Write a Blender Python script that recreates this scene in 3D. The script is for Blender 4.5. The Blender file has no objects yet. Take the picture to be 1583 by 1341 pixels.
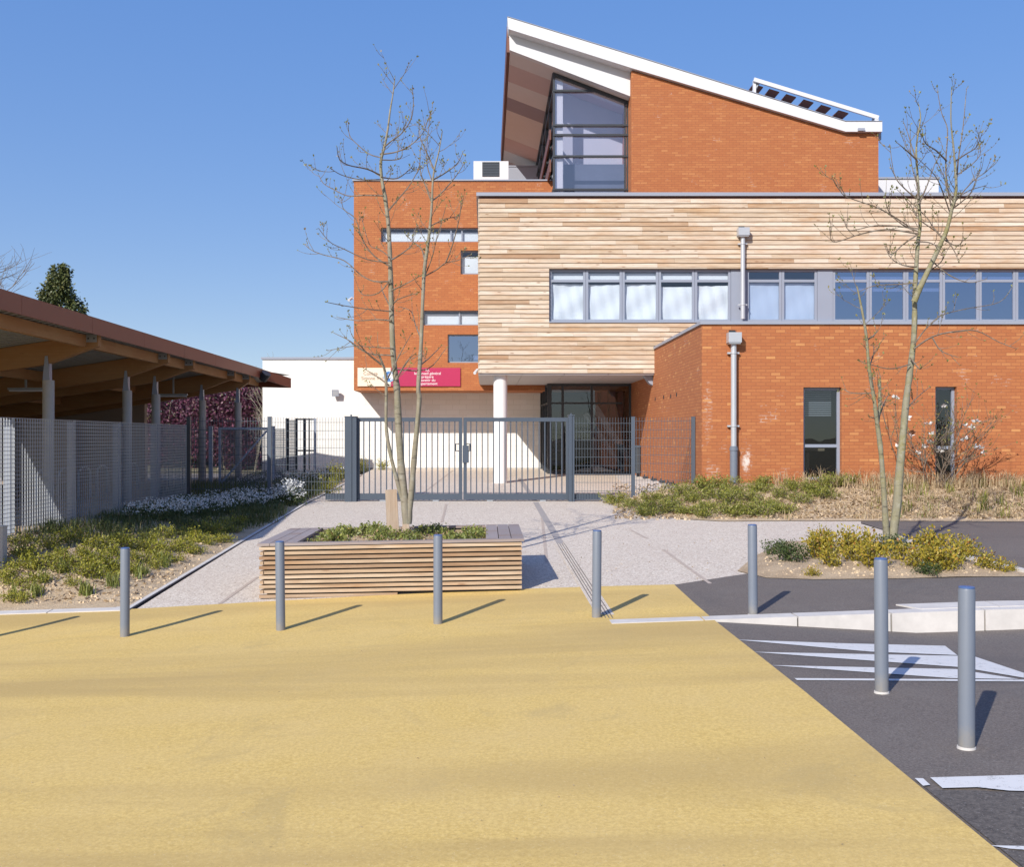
import bpy, bmesh, math, random
from mathutils import Vector, Matrix, noise
R = math.radians
random.seed(7)
scene = bpy.context.scene
COL = scene.collection

# ------------------------------------------------------------------ camera, light, exposure
F, CX, CY, CAMZ = 1600.0, 752.0, 677.0, 2.0       # calibrated from the photograph (1583 x 1341)
cam_d = bpy.data.cameras.new('camera')
cam_d.sensor_width = 36.0
cam_d.lens = 36.0 * F / 1583.0
cam_d.shift_x = (791.5 - CX) / 1583.0
cam_d.shift_y = (CY - 670.5) / 1583.0
cam_d.clip_start = 0.1
cam_d.clip_end = 6000
cam = bpy.data.objects.new('camera', cam_d)
cam.location = (0, 0, CAMZ)
cam.rotation_euler = (R(90), 0, 0)
COL.objects.link(cam)
scene.camera = cam

SUN_TRAVEL = Vector((0.80, 1.34, -1.0)).normalized()
elev = math.asin(-SUN_TRAVEL.z)
azim = math.atan2(-SUN_TRAVEL.x, -SUN_TRAVEL.y)
world = bpy.data.worlds.new('World')
scene.world = world
world.use_nodes = True
wnt = world.node_tree
sky = wnt.nodes.new('ShaderNodeTexSky')
sky.sky_type = 'NISHITA'
sky.sun_disc = False
sky.sun_elevation = elev
sky.sun_rotation = azim % (2 * math.pi)
sky.air_density = 1.0
sky.dust_density = 0.6
sky.ozone_density = 2.0
bg = wnt.nodes['Background']
bg.inputs['Strength'].default_value = 0.15
tcw = wnt.nodes.new('ShaderNodeTexCoord')
vaw = wnt.nodes.new('ShaderNodeVectorMath')
vaw.inputs[1].default_value = (0, 0, 0.045)     # keeps the lowest, haziest band of the sky below the skyline
wnt.links.new(tcw.outputs['Generated'], vaw.inputs[0])
wnt.links.new(vaw.outputs[0], sky.inputs['Vector'])
hs = wnt.nodes.new('ShaderNodeHueSaturation')
hs.inputs['Hue'].default_value = 0.525
hs.inputs['Saturation'].default_value = 2.9
hs.inputs['Value'].default_value = 2.6
gm = wnt.nodes.new('ShaderNodeGamma')
gm.inputs['Gamma'].default_value = 0.30       # softens the horizon glow
wnt.links.new(sky.outputs[0], gm.inputs['Color'])
wnt.links.new(gm.outputs[0], hs.inputs['Color'])
wnt.links.new(hs.outputs[0], bg.inputs['Color'])
sun_d = bpy.data.lights.new('sun', 'SUN')
sun_d.energy = 4.2
sun_d.angle = R(0.5)
sun_d.color = (1.0, 0.955, 0.88)
sun = bpy.data.objects.new('sun', sun_d)
sun.rotation_euler = SUN_TRAVEL.to_track_quat('-Z', 'Y').to_euler()
sun.location = (-40, -60, 60)
COL.objects.link(sun)
scene.view_settings.view_transform = 'Standard'
scene.view_settings.look = 'None'
scene.view_settings.exposure = 0.30
scene.view_settings.gamma = 1.0

# ------------------------------------------------------------------ projection helpers
def PX(px, D): return (px - CX) * D / F
def PZ(py, D): return CAMZ + (CY - py) * D / F
def P(px, py, D): return Vector((PX(px, D), D, PZ(py, D)))
def clamp(v, a=0.0, b=1.0): return max(a, min(b, v))
def sstep(v, a, b):
    t = clamp((v - a) / (b - a)); return t * t * (3 - 2 * t)
def lerp(a, b, t): return a + (b - a) * t

# ------------------------------------------------------------------ height fields
def walk_z(x, y):
    near = -0.05 + 0.036 * clamp(x, -12, 6)
    if y <= 11.4: return near
    if y <= 24.4: return lerp(near, 0.49, (y - 11.4) / 13.0)
    return 0.49 + 0.025 * (min(y, 44) - 24.4)
def road_z(x, y):
    return walk_z(x, min(y, 11.4)) - 0.20 * clamp((x - 2.42) / 2.2) * clamp((y - 7.9) / 2.6)
def bed_z(x, y):
    e = walk_z(-4.3, y)
    t = clamp((-4.3 - x) / 2.7)
    z = lerp(e, 0.55, t * t * (3 - 2 * t))
    front = sstep(y, 12.9, 15.5)
    z = lerp(walk_z(x, y), z, front)
    z += 0.07 * noise.noise(Vector((x * 0.9, y * 0.9, 3.1))) * clamp((-4.3 - x) / 0.6) * sstep(y, 13.0, 14.0)
    return z + 0.02 * clamp((-4.25 - x) / 0.3)
def mound_front(x):
    if x < 4.2: return lerp(24.3, 20.1, clamp((x - 2.7) / 1.5))
    return 20.1 - 0.02 * (x - 4.2)
def mound_z(x, y):
    f = mound_front(x)
    t = sstep(y, f, 23.9)
    top = 0.45 * sstep(x, 2.8, 5.2)
    return walk_z(x, y) + 0.012 + top * t + 0.06 * noise.noise(Vector((x * 0.7, y * 0.9, 9.0))) * sstep(y, f, f + 1.0)
ISL = []
def poly_d(p, poly):
    ins = False; dm = 1e9; n = len(poly)
    for i in range(n):
        a, b = poly[i], poly[(i + 1) % n]
        if (a[1] > p[1]) != (b[1] > p[1]) and p[0] < (b[0] - a[0]) * (p[1] - a[1]) / (b[1] - a[1]) + a[0]: ins = not ins
        dx, dy = b[0] - a[0], b[1] - a[1]; t = clamp(((p[0] - a[0]) * dx + (p[1] - a[1]) * dy) / max(1e-9, dx * dx + dy * dy))
        dm = min(dm, math.hypot(p[0] - a[0] - t * dx, p[1] - a[1] - t * dy))
    return dm if ins else -dm
def island_z(x, y):
    b = walk_z(x, y)
    k = sstep(poly_d((x, y), ISL), 0.0, 0.6) if ISL else 0.6
    return b + 0.012 + (0.03 + 0.05 * (1 + noise.noise(Vector((x * 0.8, y * 0.8, 1.0))))) * k
def G(px, py, fn=walk_z):
    a, b = 2.5, 120.0
    for _ in range(60):
        m = 0.5 * (a + b)
        if PZ(py, m) > fn(PX(px, m), m): a = m
        else: b = m
    return (PX(px, a), a)

# ------------------------------------------------------------------ materials
def newmat(name):
    m = bpy.data.materials.new(name); m.use_nodes = True
    nt = m.node_tree
    return m, nt, nt.nodes['Principled BSDF']
def nd(nt, typ, **kw):
    n = nt.nodes.new(typ)
    for k, v in kw.items():
        if hasattr(n, k) and k not in n.inputs: setattr(n, k, v)
        else: n.inputs[k].default_value = v
    return n
def L(nt, a, b): nt.links.new(a, b)
def uvc(nt): return nt.nodes.new('ShaderNodeTexCoord').outputs['UV']
def objc(nt): return nt.nodes.new('ShaderNodeTexCoord').outputs['Object']
def mapv(nt, v, scale=(1, 1, 1), loc=(0, 0, 0)):
    n = nt.nodes.new('ShaderNodeMapping'); n.inputs['Scale'].default_value = scale; n.inputs['Location'].default_value = loc
    L(nt, v, n.inputs['Vector']); return n.outputs[0]
def nz(nt, v, scale, detail=4, rough=0.6, dist=0.0):
    n = nt.nodes.new('ShaderNodeTexNoise')
    n.inputs['Scale'].default_value = scale; n.inputs['Detail'].default_value = detail
    n.inputs['Roughness'].default_value = rough; n.inputs['Distortion'].default_value = dist
    L(nt, v, n.inputs['Vector']); return n.outputs['Fac']
def ramp(nt, f, stops, interp='LINEAR'):
    n = nt.nodes.new('ShaderNodeValToRGB'); cr = n.color_ramp; cr.interpolation = interp
    while len(cr.elements) < len(stops): cr.elements.new(0.5)
    for e, (p, c) in zip(cr.elements, stops):
        e.position = p; e.color = (c, c, c, 1) if not hasattr(c, '__len__') else (*c, 1)
    L(nt, f, n.inputs[0]); return n.outputs[0]
def mix(nt, fac, a, b, mode='MIX'):
    n = nt.nodes.new('ShaderNodeMix'); n.data_type = 'RGBA'; n.blend_type = mode
    for sock, v in ((n.inputs[0], fac), (n.inputs[6], a), (n.inputs[7], b)):
        if isinstance(v, (int, float)): sock.default_value = v
        elif isinstance(v, tuple): sock.default_value = (*v, 1)
        else: L(nt, v, sock)
    return n.outputs[2]
def mth(nt, op, a, b=None):
    n = nt.nodes.new('ShaderNodeMath'); n.operation = op
    for s, v in zip(n.inputs, (a, b)):
        if v is None: continue
        if isinstance(v, (int, float)): s.default_value = v
        else: L(nt, v, s)
    return n.outputs[0]
def bump(nt, h, bs, strength=0.3, dist=0.01):
    n = nt.nodes.new('ShaderNodeBump'); n.inputs['Strength'].default_value = strength; n.inputs['Distance'].default_value = dist
    L(nt, h, n.inputs['Height']); L(nt, n.outputs[0], bs.inputs['Normal'])
def attr(nt, name='rnd'):
    n = nt.nodes.new('ShaderNodeAttribute'); n.attribute_name = name; return n.outputs['Fac']

def plain(name, col, rough=0.5, metal=0.0, var=0.08, scale=3.0, bumpy=0.0):
    m, nt, bs = newmat(name)
    v = objc(nt)
    f = nz(nt, v, scale, 5)
    c = mix(nt, f, tuple(x * (1 - var) for x in col), tuple(min(1, x * (1 + var)) for x in col))
    L(nt, c, bs.inputs['Base Color'])
    bs.inputs['Roughness'].default_value = rough; bs.inputs['Metallic'].default_value = metal
    if bumpy: bump(nt, nz(nt, v, scale * 25, 3), bs, bumpy, 0.004)
    return m

def brickmat(name, eff=False):
    m, nt, bs = newmat(name)
    v = uvc(nt)
    b = nt.nodes.new('ShaderNodeTexBrick')
    L(nt, v, b.inputs['Vector'])
    b.offset = 0.5
    b.inputs['Scale'].default_value = 1.0
    b.inputs['Brick Width'].default_value = 0.225; b.inputs['Row Height'].default_value = 0.076
    b.inputs['Mortar Size'].default_value = 0.0085; b.inputs['Mortar Smooth'].default_value = 0.3
    b.inputs['Bias'].default_value = 0.0
    b.inputs['Color1'].default_value = (0, 0, 0, 1); b.inputs['Color2'].default_value = (1, 1, 1, 1)
    b.inputs['Mortar'].default_value = (0.5, 0.5, 0.5, 1)
    rnd = b.outputs['Color']
    c = ramp(nt, rnd, [(0.0, (0.385, 0.130, 0.045)), (0.5, (0.415, 0.149, 0.052)), (0.88, (0.445, 0.170, 0.059)), (0.95, (0.48, 0.195, 0.070) if not eff else (0.50, 0.21, 0.075)), (1.0, (0.50, 0.215, 0.080) if not eff else (0.57, 0.275, 0.10))])
    rows = nz(nt, mapv(nt, v, (0.16, 4.5, 1)), 1.0, 5, 0.7)
    c = mix(nt, ramp(nt, rows, [(0.36, 0.0), (0.66, 0.55)]), c, (0.37, 0.124, 0.045))
    big = nz(nt, v, 0.5, 5, 0.65)
    c = mix(nt, 0.5, c, mix(nt, big, (0.45, 0.42, 0.40), (0.56, 0.55, 0.54)), 'OVERLAY')
    mort = b.outputs['Fac']
    mcol = mix(nt, nz(nt, v, 7, 4), (0.20, 0.062, 0.028), (0.36, 0.125, 0.055))
    c = mix(nt, mth(nt, 'MULTIPLY', mort, 0.75), c, mcol)
    # lime bloom on a few joints
    pt = nz(nt, v, 1.3, 6, 0.75)
    bl = mth(nt, 'MULTIPLY', ramp(nt, pt, [(0.60, 0.0), (0.70, 0.5)]), mort)
    if eff:
        sep = nt.nodes.new('ShaderNodeSeparateXYZ'); L(nt, v, sep.inputs[0])
        def near(x0, z0, sx, sz):
            dx = mth(nt, 'DIVIDE', mth(nt, 'SUBTRACT', sep.outputs[0], x0), sx)
            dz = mth(nt, 'DIVIDE', mth(nt, 'SUBTRACT', sep.outputs[1], z0), sz)
            d = mth(nt, 'ADD', mth(nt, 'MULTIPLY', dx, dx), mth(nt, 'MULTIPLY', dz, dz))
            return mth(nt, 'MAXIMUM', mth(nt, 'SUBTRACT', 1.0, d), 0.0)
        spots = [(5.98, 1.50, 0.30, 0.85), (5.08, 2.6, 0.22, 1.5), (5.25, 1.2, 0.4, 0.4)]
        tot = None
        for s in spots:
            q = near(*s); tot = q if tot is None else mth(nt, 'ADD', tot, q)
        top = ramp(nt, sep.outputs[1], [(0.0, 0.0), (1.0, 0.0)])
        topm = mth(nt, 'MAXIMUM', mth(nt, 'SUBTRACT', 1.0, mth(nt, 'DIVIDE', mth(nt, 'ABSOLUTE', mth(nt, 'SUBTRACT', sep.outputs[1], 4.5)), 0.14)), 0.0)
        tot = mth(nt, 'ADD', tot, mth(nt, 'MULTIPLY', topm, 0.55))
        fine = nz(nt, v, 9.0, 5, 0.7)
        e1 = ramp(nt, mth(nt, 'MULTIPLY', tot, fine), [(0.38, 0.0), (0.62, 0.6)])
        bl = mth(nt, 'MAXIMUM', bl, mth(nt, 'MULTIPLY', e1, mth(nt, 'MAXIMUM', mort, 0.06)))
        e2 = ramp(nt, mth(nt, 'MULTIPLY', near(5.96, 1.45, 0.22, 0.42), nz(nt, v, 5.0, 6, 0.75)), [(0.34, 0.0), (0.5, 0.8)])
        bl = mth(nt, 'MAXIMUM', bl, e2)
    c = mix(nt, bl, c, (0.78, 0.72, 0.66))
    L(nt, c, bs.inputs['Base Color'])
    bs.inputs['Roughness'].default_value = 0.85
    bump(nt, mth(nt, 'ADD', mth(nt, 'MULTIPLY', mort, -1.0), mth(nt, 'MULTIPLY', nz(nt, v, 60, 3), 0.3)), bs, 0.35, 0.006)
    return m

def woodmat(name, stops, grain=0.35, rough=0.7, axis='x', knots=True):
    m, nt, bs = newmat(name)
    v = uvc(nt)
    r = attr(nt)
    c = ramp(nt, r, stops)
    comb = nt.nodes.new('ShaderNodeCombineXYZ'); L(nt, mth(nt, 'MULTIPLY', r, 57.0), comb.inputs[2])
    va = nt.nodes.new('ShaderNodeVectorMath'); va.operation = 'ADD'; L(nt, v, va.inputs[0]); L(nt, comb.outputs[0], va.inputs[1])
    vv = va.outputs[0]
    sc = (1.2, 34, 1) if axis == 'x' else (34, 1.2, 1)
    g = ramp(nt, nz(nt, mapv(nt, vv, sc), 1.0, 6, 0.75, 0.6), [(0.3, 0.0), (0.7, 1.0)])
    c = mix(nt, grain, c, mix(nt, g, (0.30, 0.26, 0.22), (0.66, 0.66, 0.66)), 'OVERLAY')
    w = nz(nt, mapv(nt, vv, (0.7, 2.0, 1) if axis == 'x' else (2, 0.7, 1)), 1.0, 4, 0.7)
    c = mix(nt, ramp(nt, w, [(0.46, 0.0), (0.70, 0.75)]), c, mix(nt, 1.0, c, (0.86, 0.66, 0.47), 'MULTIPLY'))
    if knots:
        k = nt.nodes.new('ShaderNodeTexVoronoi'); k.inputs['Scale'].default_value = 1.0
        L(nt, mapv(nt, vv, (1.6, 5.5, 1) if axis == 'x' else (5.5, 1.6, 1)), k.inputs['Vector'])
        kk = ramp(nt, k.outputs['Distance'], [(0.05, 0.75), (0.13, 0.0)])
        c = mix(nt, kk, c, (0.22, 0.10, 0.045))
    L(nt, c, bs.inputs['Base Color']); bs.inputs['Roughness'].default_value = rough
    bump(nt, g, bs, 0.2, 0.004)
    return m

def glassmat(name, tint, refl=0.14, rough=0.0, gcol=(0.95, 0.97, 1.0)):
    m, nt, bs = newmat(name)
    nt.nodes.remove(bs)
    out = nt.nodes['Material Output']
    tr = nd(nt, 'ShaderNodeBsdfTransparent'); tr.inputs[0].default_value = (*tint, 1)
    gl = nd(nt, 'ShaderNodeBsdfGlossy'); gl.inputs['Roughness'].default_value = rough
    gl.inputs['Color'].default_value = (*gcol, 1)
    lw = nd(nt, 'ShaderNodeLayerWeight'); lw.inputs['Blend'].default_value = 0.5
    v = objc(nt)
    bm = nt.nodes.new('ShaderNodeBump'); bm.inputs['Strength'].default_value = 0.012; bm.inputs['Distance'].default_value = 0.1
    L(nt, nz(nt, v, 1.2, 2), bm.inputs['Height']); L(nt, bm.outputs[0], gl.inputs['Normal'])
    f = mth(nt, 'MINIMUM', mth(nt, 'ADD', mth(nt, 'POWER', lw.outputs['Facing'], 4.0), refl), 1.0)
    mx = nd(nt, 'ShaderNodeMixShader'); L(nt, f, mx.inputs[0]); L(nt, tr.outputs[0], mx.inputs[1]); L(nt, gl.outputs[0], mx.inputs[2])
    L(nt, mx.outputs[0], out.inputs[0])
    return m

def leafmat(name, stops, rough=0.5, trans=0.25):
    m, nt, bs = newmat(name)
    c = ramp(nt, attr(nt), stops)
    L(nt, c, bs.inputs['Base Color']); bs.inputs['Roughness'].default_value = rough
    out = nt.nodes['Material Output']
    tl = nd(nt, 'ShaderNodeBsdfTranslucent'); L(nt, c, tl.inputs[0])
    mx = nd(nt, 'ShaderNodeMixShader'); mx.inputs[0].default_value = trans
    L(nt, bs.outputs[0], mx.inputs[1]); L(nt, tl.outputs[0], mx.inputs[2]); L(nt, mx.outputs[0], out.inputs[0])
    return m

def yellowmat():
    m, nt, bs = newmat('yellow_resin')
    v = objc(nt)
    f1 = ramp(nt, nz(nt, v, 38, 5, 0.85), [(0.38, 0.0), (0.62, 1.0)])
    f2 = nz(nt, v, 1.1, 6, 0.65)
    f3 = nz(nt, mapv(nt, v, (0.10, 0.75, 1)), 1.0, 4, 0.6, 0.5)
    c = mix(nt, f1, (0.54, 0.36, 0.100), (0.755, 0.535, 0.175))
    c = mix(nt, ramp(nt, f2, [(0.35, 0.0), (0.7, 0.40)]), c, (0.66, 0.475, 0.20))
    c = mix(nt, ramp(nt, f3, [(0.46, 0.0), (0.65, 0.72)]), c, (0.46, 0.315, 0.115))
    st = nz(nt, v, 0.55, 7, 0.75, 1.2)
    c = mix(nt, ramp(nt, st, [(0.56, 0.0), (0.66, 0.5)]), c, (0.47, 0.335, 0.13))
    tk = nz(nt, mapv(nt, v, (0.05, 2.4, 1)), 1.0, 3, 0.6, 0.3)
    c = mix(nt, ramp(nt, tk, [(0.60, 0.0), (0.74, 0.22)]), c, (0.42, 0.30, 0.12))
    sp = nt.nodes.new('ShaderNodeTexVoronoi'); sp.inputs['Scale'].default_value = 2.3; L(nt, v, sp.inputs['Vector'])
    c = mix(nt, ramp(nt, sp.outputs['Distance'], [(0.012, 0.7), (0.03, 0.0)]), c, (0.16, 0.10, 0.05))
    gr = nz(nt, v, 55, 4, 0.85)
    c = mix(nt, ramp(nt, gr, [(0.33, 0.6), (0.42, 0.0)]), c, (0.40, 0.27, 0.10))
    c = mix(nt, ramp(nt, nz(nt, v, 75, 2, 0.5), [(0.62, 0.0), (0.72, 0.45)]), c, (0.72, 0.58, 0.33))
    L(nt, c, bs.inputs['Base Color']); bs.inputs['Roughness'].default_value = 0.85
    bump(nt, gr, bs, 0.22, 0.004)
    return m
def plazamat():
    m, nt, bs = newmat('washed_concrete')
    v = objc(nt)
    vo = nt.nodes.new('ShaderNodeTexVoronoi'); vo.inputs['Scale'].default_value = 60; L(nt, v, vo.inputs['Vector'])
    sepc = nt.nodes.new('ShaderNodeSeparateColor'); L(nt, vo.outputs['Color'], sepc.inputs[0])
    c = ramp(nt, sepc.outputs[0], [(0.0, (0.36, 0.285, 0.225)), (0.25, (0.55, 0.465, 0.375)), (0.7, (0.655, 0.57, 0.475)), (1.0, (0.78, 0.71, 0.61))])
    f2 = nz(nt, v, 0.9, 5, 0.65)
    c = mix(nt, ramp(nt, f2, [(0.4, 0.0), (0.75, 0.35)]), c, (0.52, 0.43, 0.36))
    L(nt, c, bs.inputs['Base Color']); bs.inputs['Roughness'].default_value = 0.85
    bump(nt, vo.outputs['Distance'], bs, 0.4, 0.006)
    return m
def asphaltmat(name, base=0.075, coarse=90, warm=1.0):
    m, nt, bs = newmat(name)
    v = objc(nt)
    f1 = nz(nt, v, coarse, 4, 0.85)
    f4 = nz(nt, v, 0.35, 6, 0.7, 0.8)
    lo = (base * 0.62 * warm, base * 0.56, base * 0.50); hi = (base * 1.9 * warm, base * 1.72, base * 1.48)
    c = mix(nt, ramp(nt, f1, [(0.33, 0.0), (0.68, 1.0)]), lo, hi)
    f2 = nz(nt, v, 0.8, 5, 0.7)
    c = mix(nt, ramp(nt, f2, [(0.50, 0.0), (0.75, 0.35)]), c, (base * 1.9, base * 1.7, base * 1.5))
    c = mix(nt, ramp(nt, f4, [(0.52, 0.0), (0.60, 0.35)]), c, (base * 0.8, base * 0.72, base * 0.70))
    sp = nz(nt, v, 85, 2, 0.5)
    c = mix(nt, ramp(nt, sp, [(0.66, 0.0), (0.72, 0.7)]), c, (0.32, 0.30, 0.28))
    L(nt, c, bs.inputs['Base Color']); bs.inputs['Roughness'].default_value = 0.82
    bump(nt, f1, bs, 0.3, 0.005)
    return m
def soilmat(name, a, b):
    m, nt, bs = newmat(name)
    v = objc(nt)
    f = nz(nt, v, 3.0, 8, 0.72); g = nz(nt, v, 40, 4, 0.7)
    c = mix(nt, ramp(nt, f, [(0.35, 0.0), (0.65, 1.0)]), a, b)
    c = mix(nt, ramp(nt, g, [(0.35, 0.5), (0.55, 0.0)]), c, tuple(x * 0.6 for x in a))
    L(nt, c, bs.inputs['Base Color']); bs.inputs['Roughness'].default_value = 0.95
    bump(nt, mth(nt, 'ADD', f, g), bs, 0.8, 0.03)
    return m
def paintmat(name, col, wear=0.5):
    m, nt, bs = newmat(name)
    v = objc(nt)
    f = nz(nt, v, 14, 6, 0.75); g = nz(nt, v, 110, 3, 0.7)
    k = mth(nt, 'ADD', mth(nt, 'MULTIPLY', f, 0.65), mth(nt, 'MULTIPLY', g, 0.35))
    c = mix(nt, ramp(nt, k, [(0.30, 1.0), (0.30 + 0.25 * wear, 0.0)]), col, (0.13, 0.125, 0.125))
    L(nt, c, bs.inputs['Base Color']); bs.inputs['Roughness'].default_value = 0.7
    return m
def blockwhite():
    m, nt, bs = newmat('white_blockwork')
    v = uvc(nt)
    b = nt.nodes.new('ShaderNodeTexBrick'); L(nt, v, b.inputs['Vector'])
    b.inputs['Scale'].default_value = 1; b.inputs['Brick Width'].default_value = 0.5; b.inputs['Row Height'].default_value = 0.19
    b.inputs['Mortar Size'].default_value = 0.008; b.inputs['Mortar Smooth'].default_value = 0.5
    b.inputs['Color1'].default_value = (0.80, 0.77, 0.72, 1); b.inputs['Color2'].default_value = (0.86, 0.84, 0.80, 1)
    b.inputs['Mortar'].default_value = (0.68, 0.66, 0.62, 1)
    c = mix(nt, 0.25, b.outputs['Color'], mix(nt, nz(nt, v, 1.2, 6, 0.7), (0.40, 0.38, 0.35), (0.58, 0.58, 0.58)), 'OVERLAY')
    L(nt, c, bs.inputs['Base Color']); bs.inputs['Roughness'].default_value = 0.85
    bump(nt, b.outputs['Fac'], bs, -0.25, 0.006)
    return m
def barkmat(name, a, b, moss=None):
    m, nt, bs = newmat(name)
    v = objc(nt)
    c = mix(nt, nz(nt, mapv(nt, v, (30, 30, 5)), 1.0, 5, 0.7), a, b)
    if moss: c = mix(nt, ramp(nt, nz(nt, v, 2.2, 5, 0.7), [(0.45, 0.0), (0.62, 0.75)]), c, moss)
    ringv = nz(nt, mapv(nt, v, (4, 4, 26)), 1.0, 3, 0.7)
    c = mix(nt, ramp(nt, ringv, [(0.58, 0.0), (0.66, 0.7)]), c, (0.07, 0.06, 0.04))
    c = mix(nt, ramp(nt, nz(nt, v, 9, 5, 0.75), [(0.5, 0.0), (0.7, 0.5)]), c, (0.40, 0.39, 0.34))
    L(nt, c, bs.inputs['Base Color']); bs.inputs['Roughness'].default_value = 0.8
    return m

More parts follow.
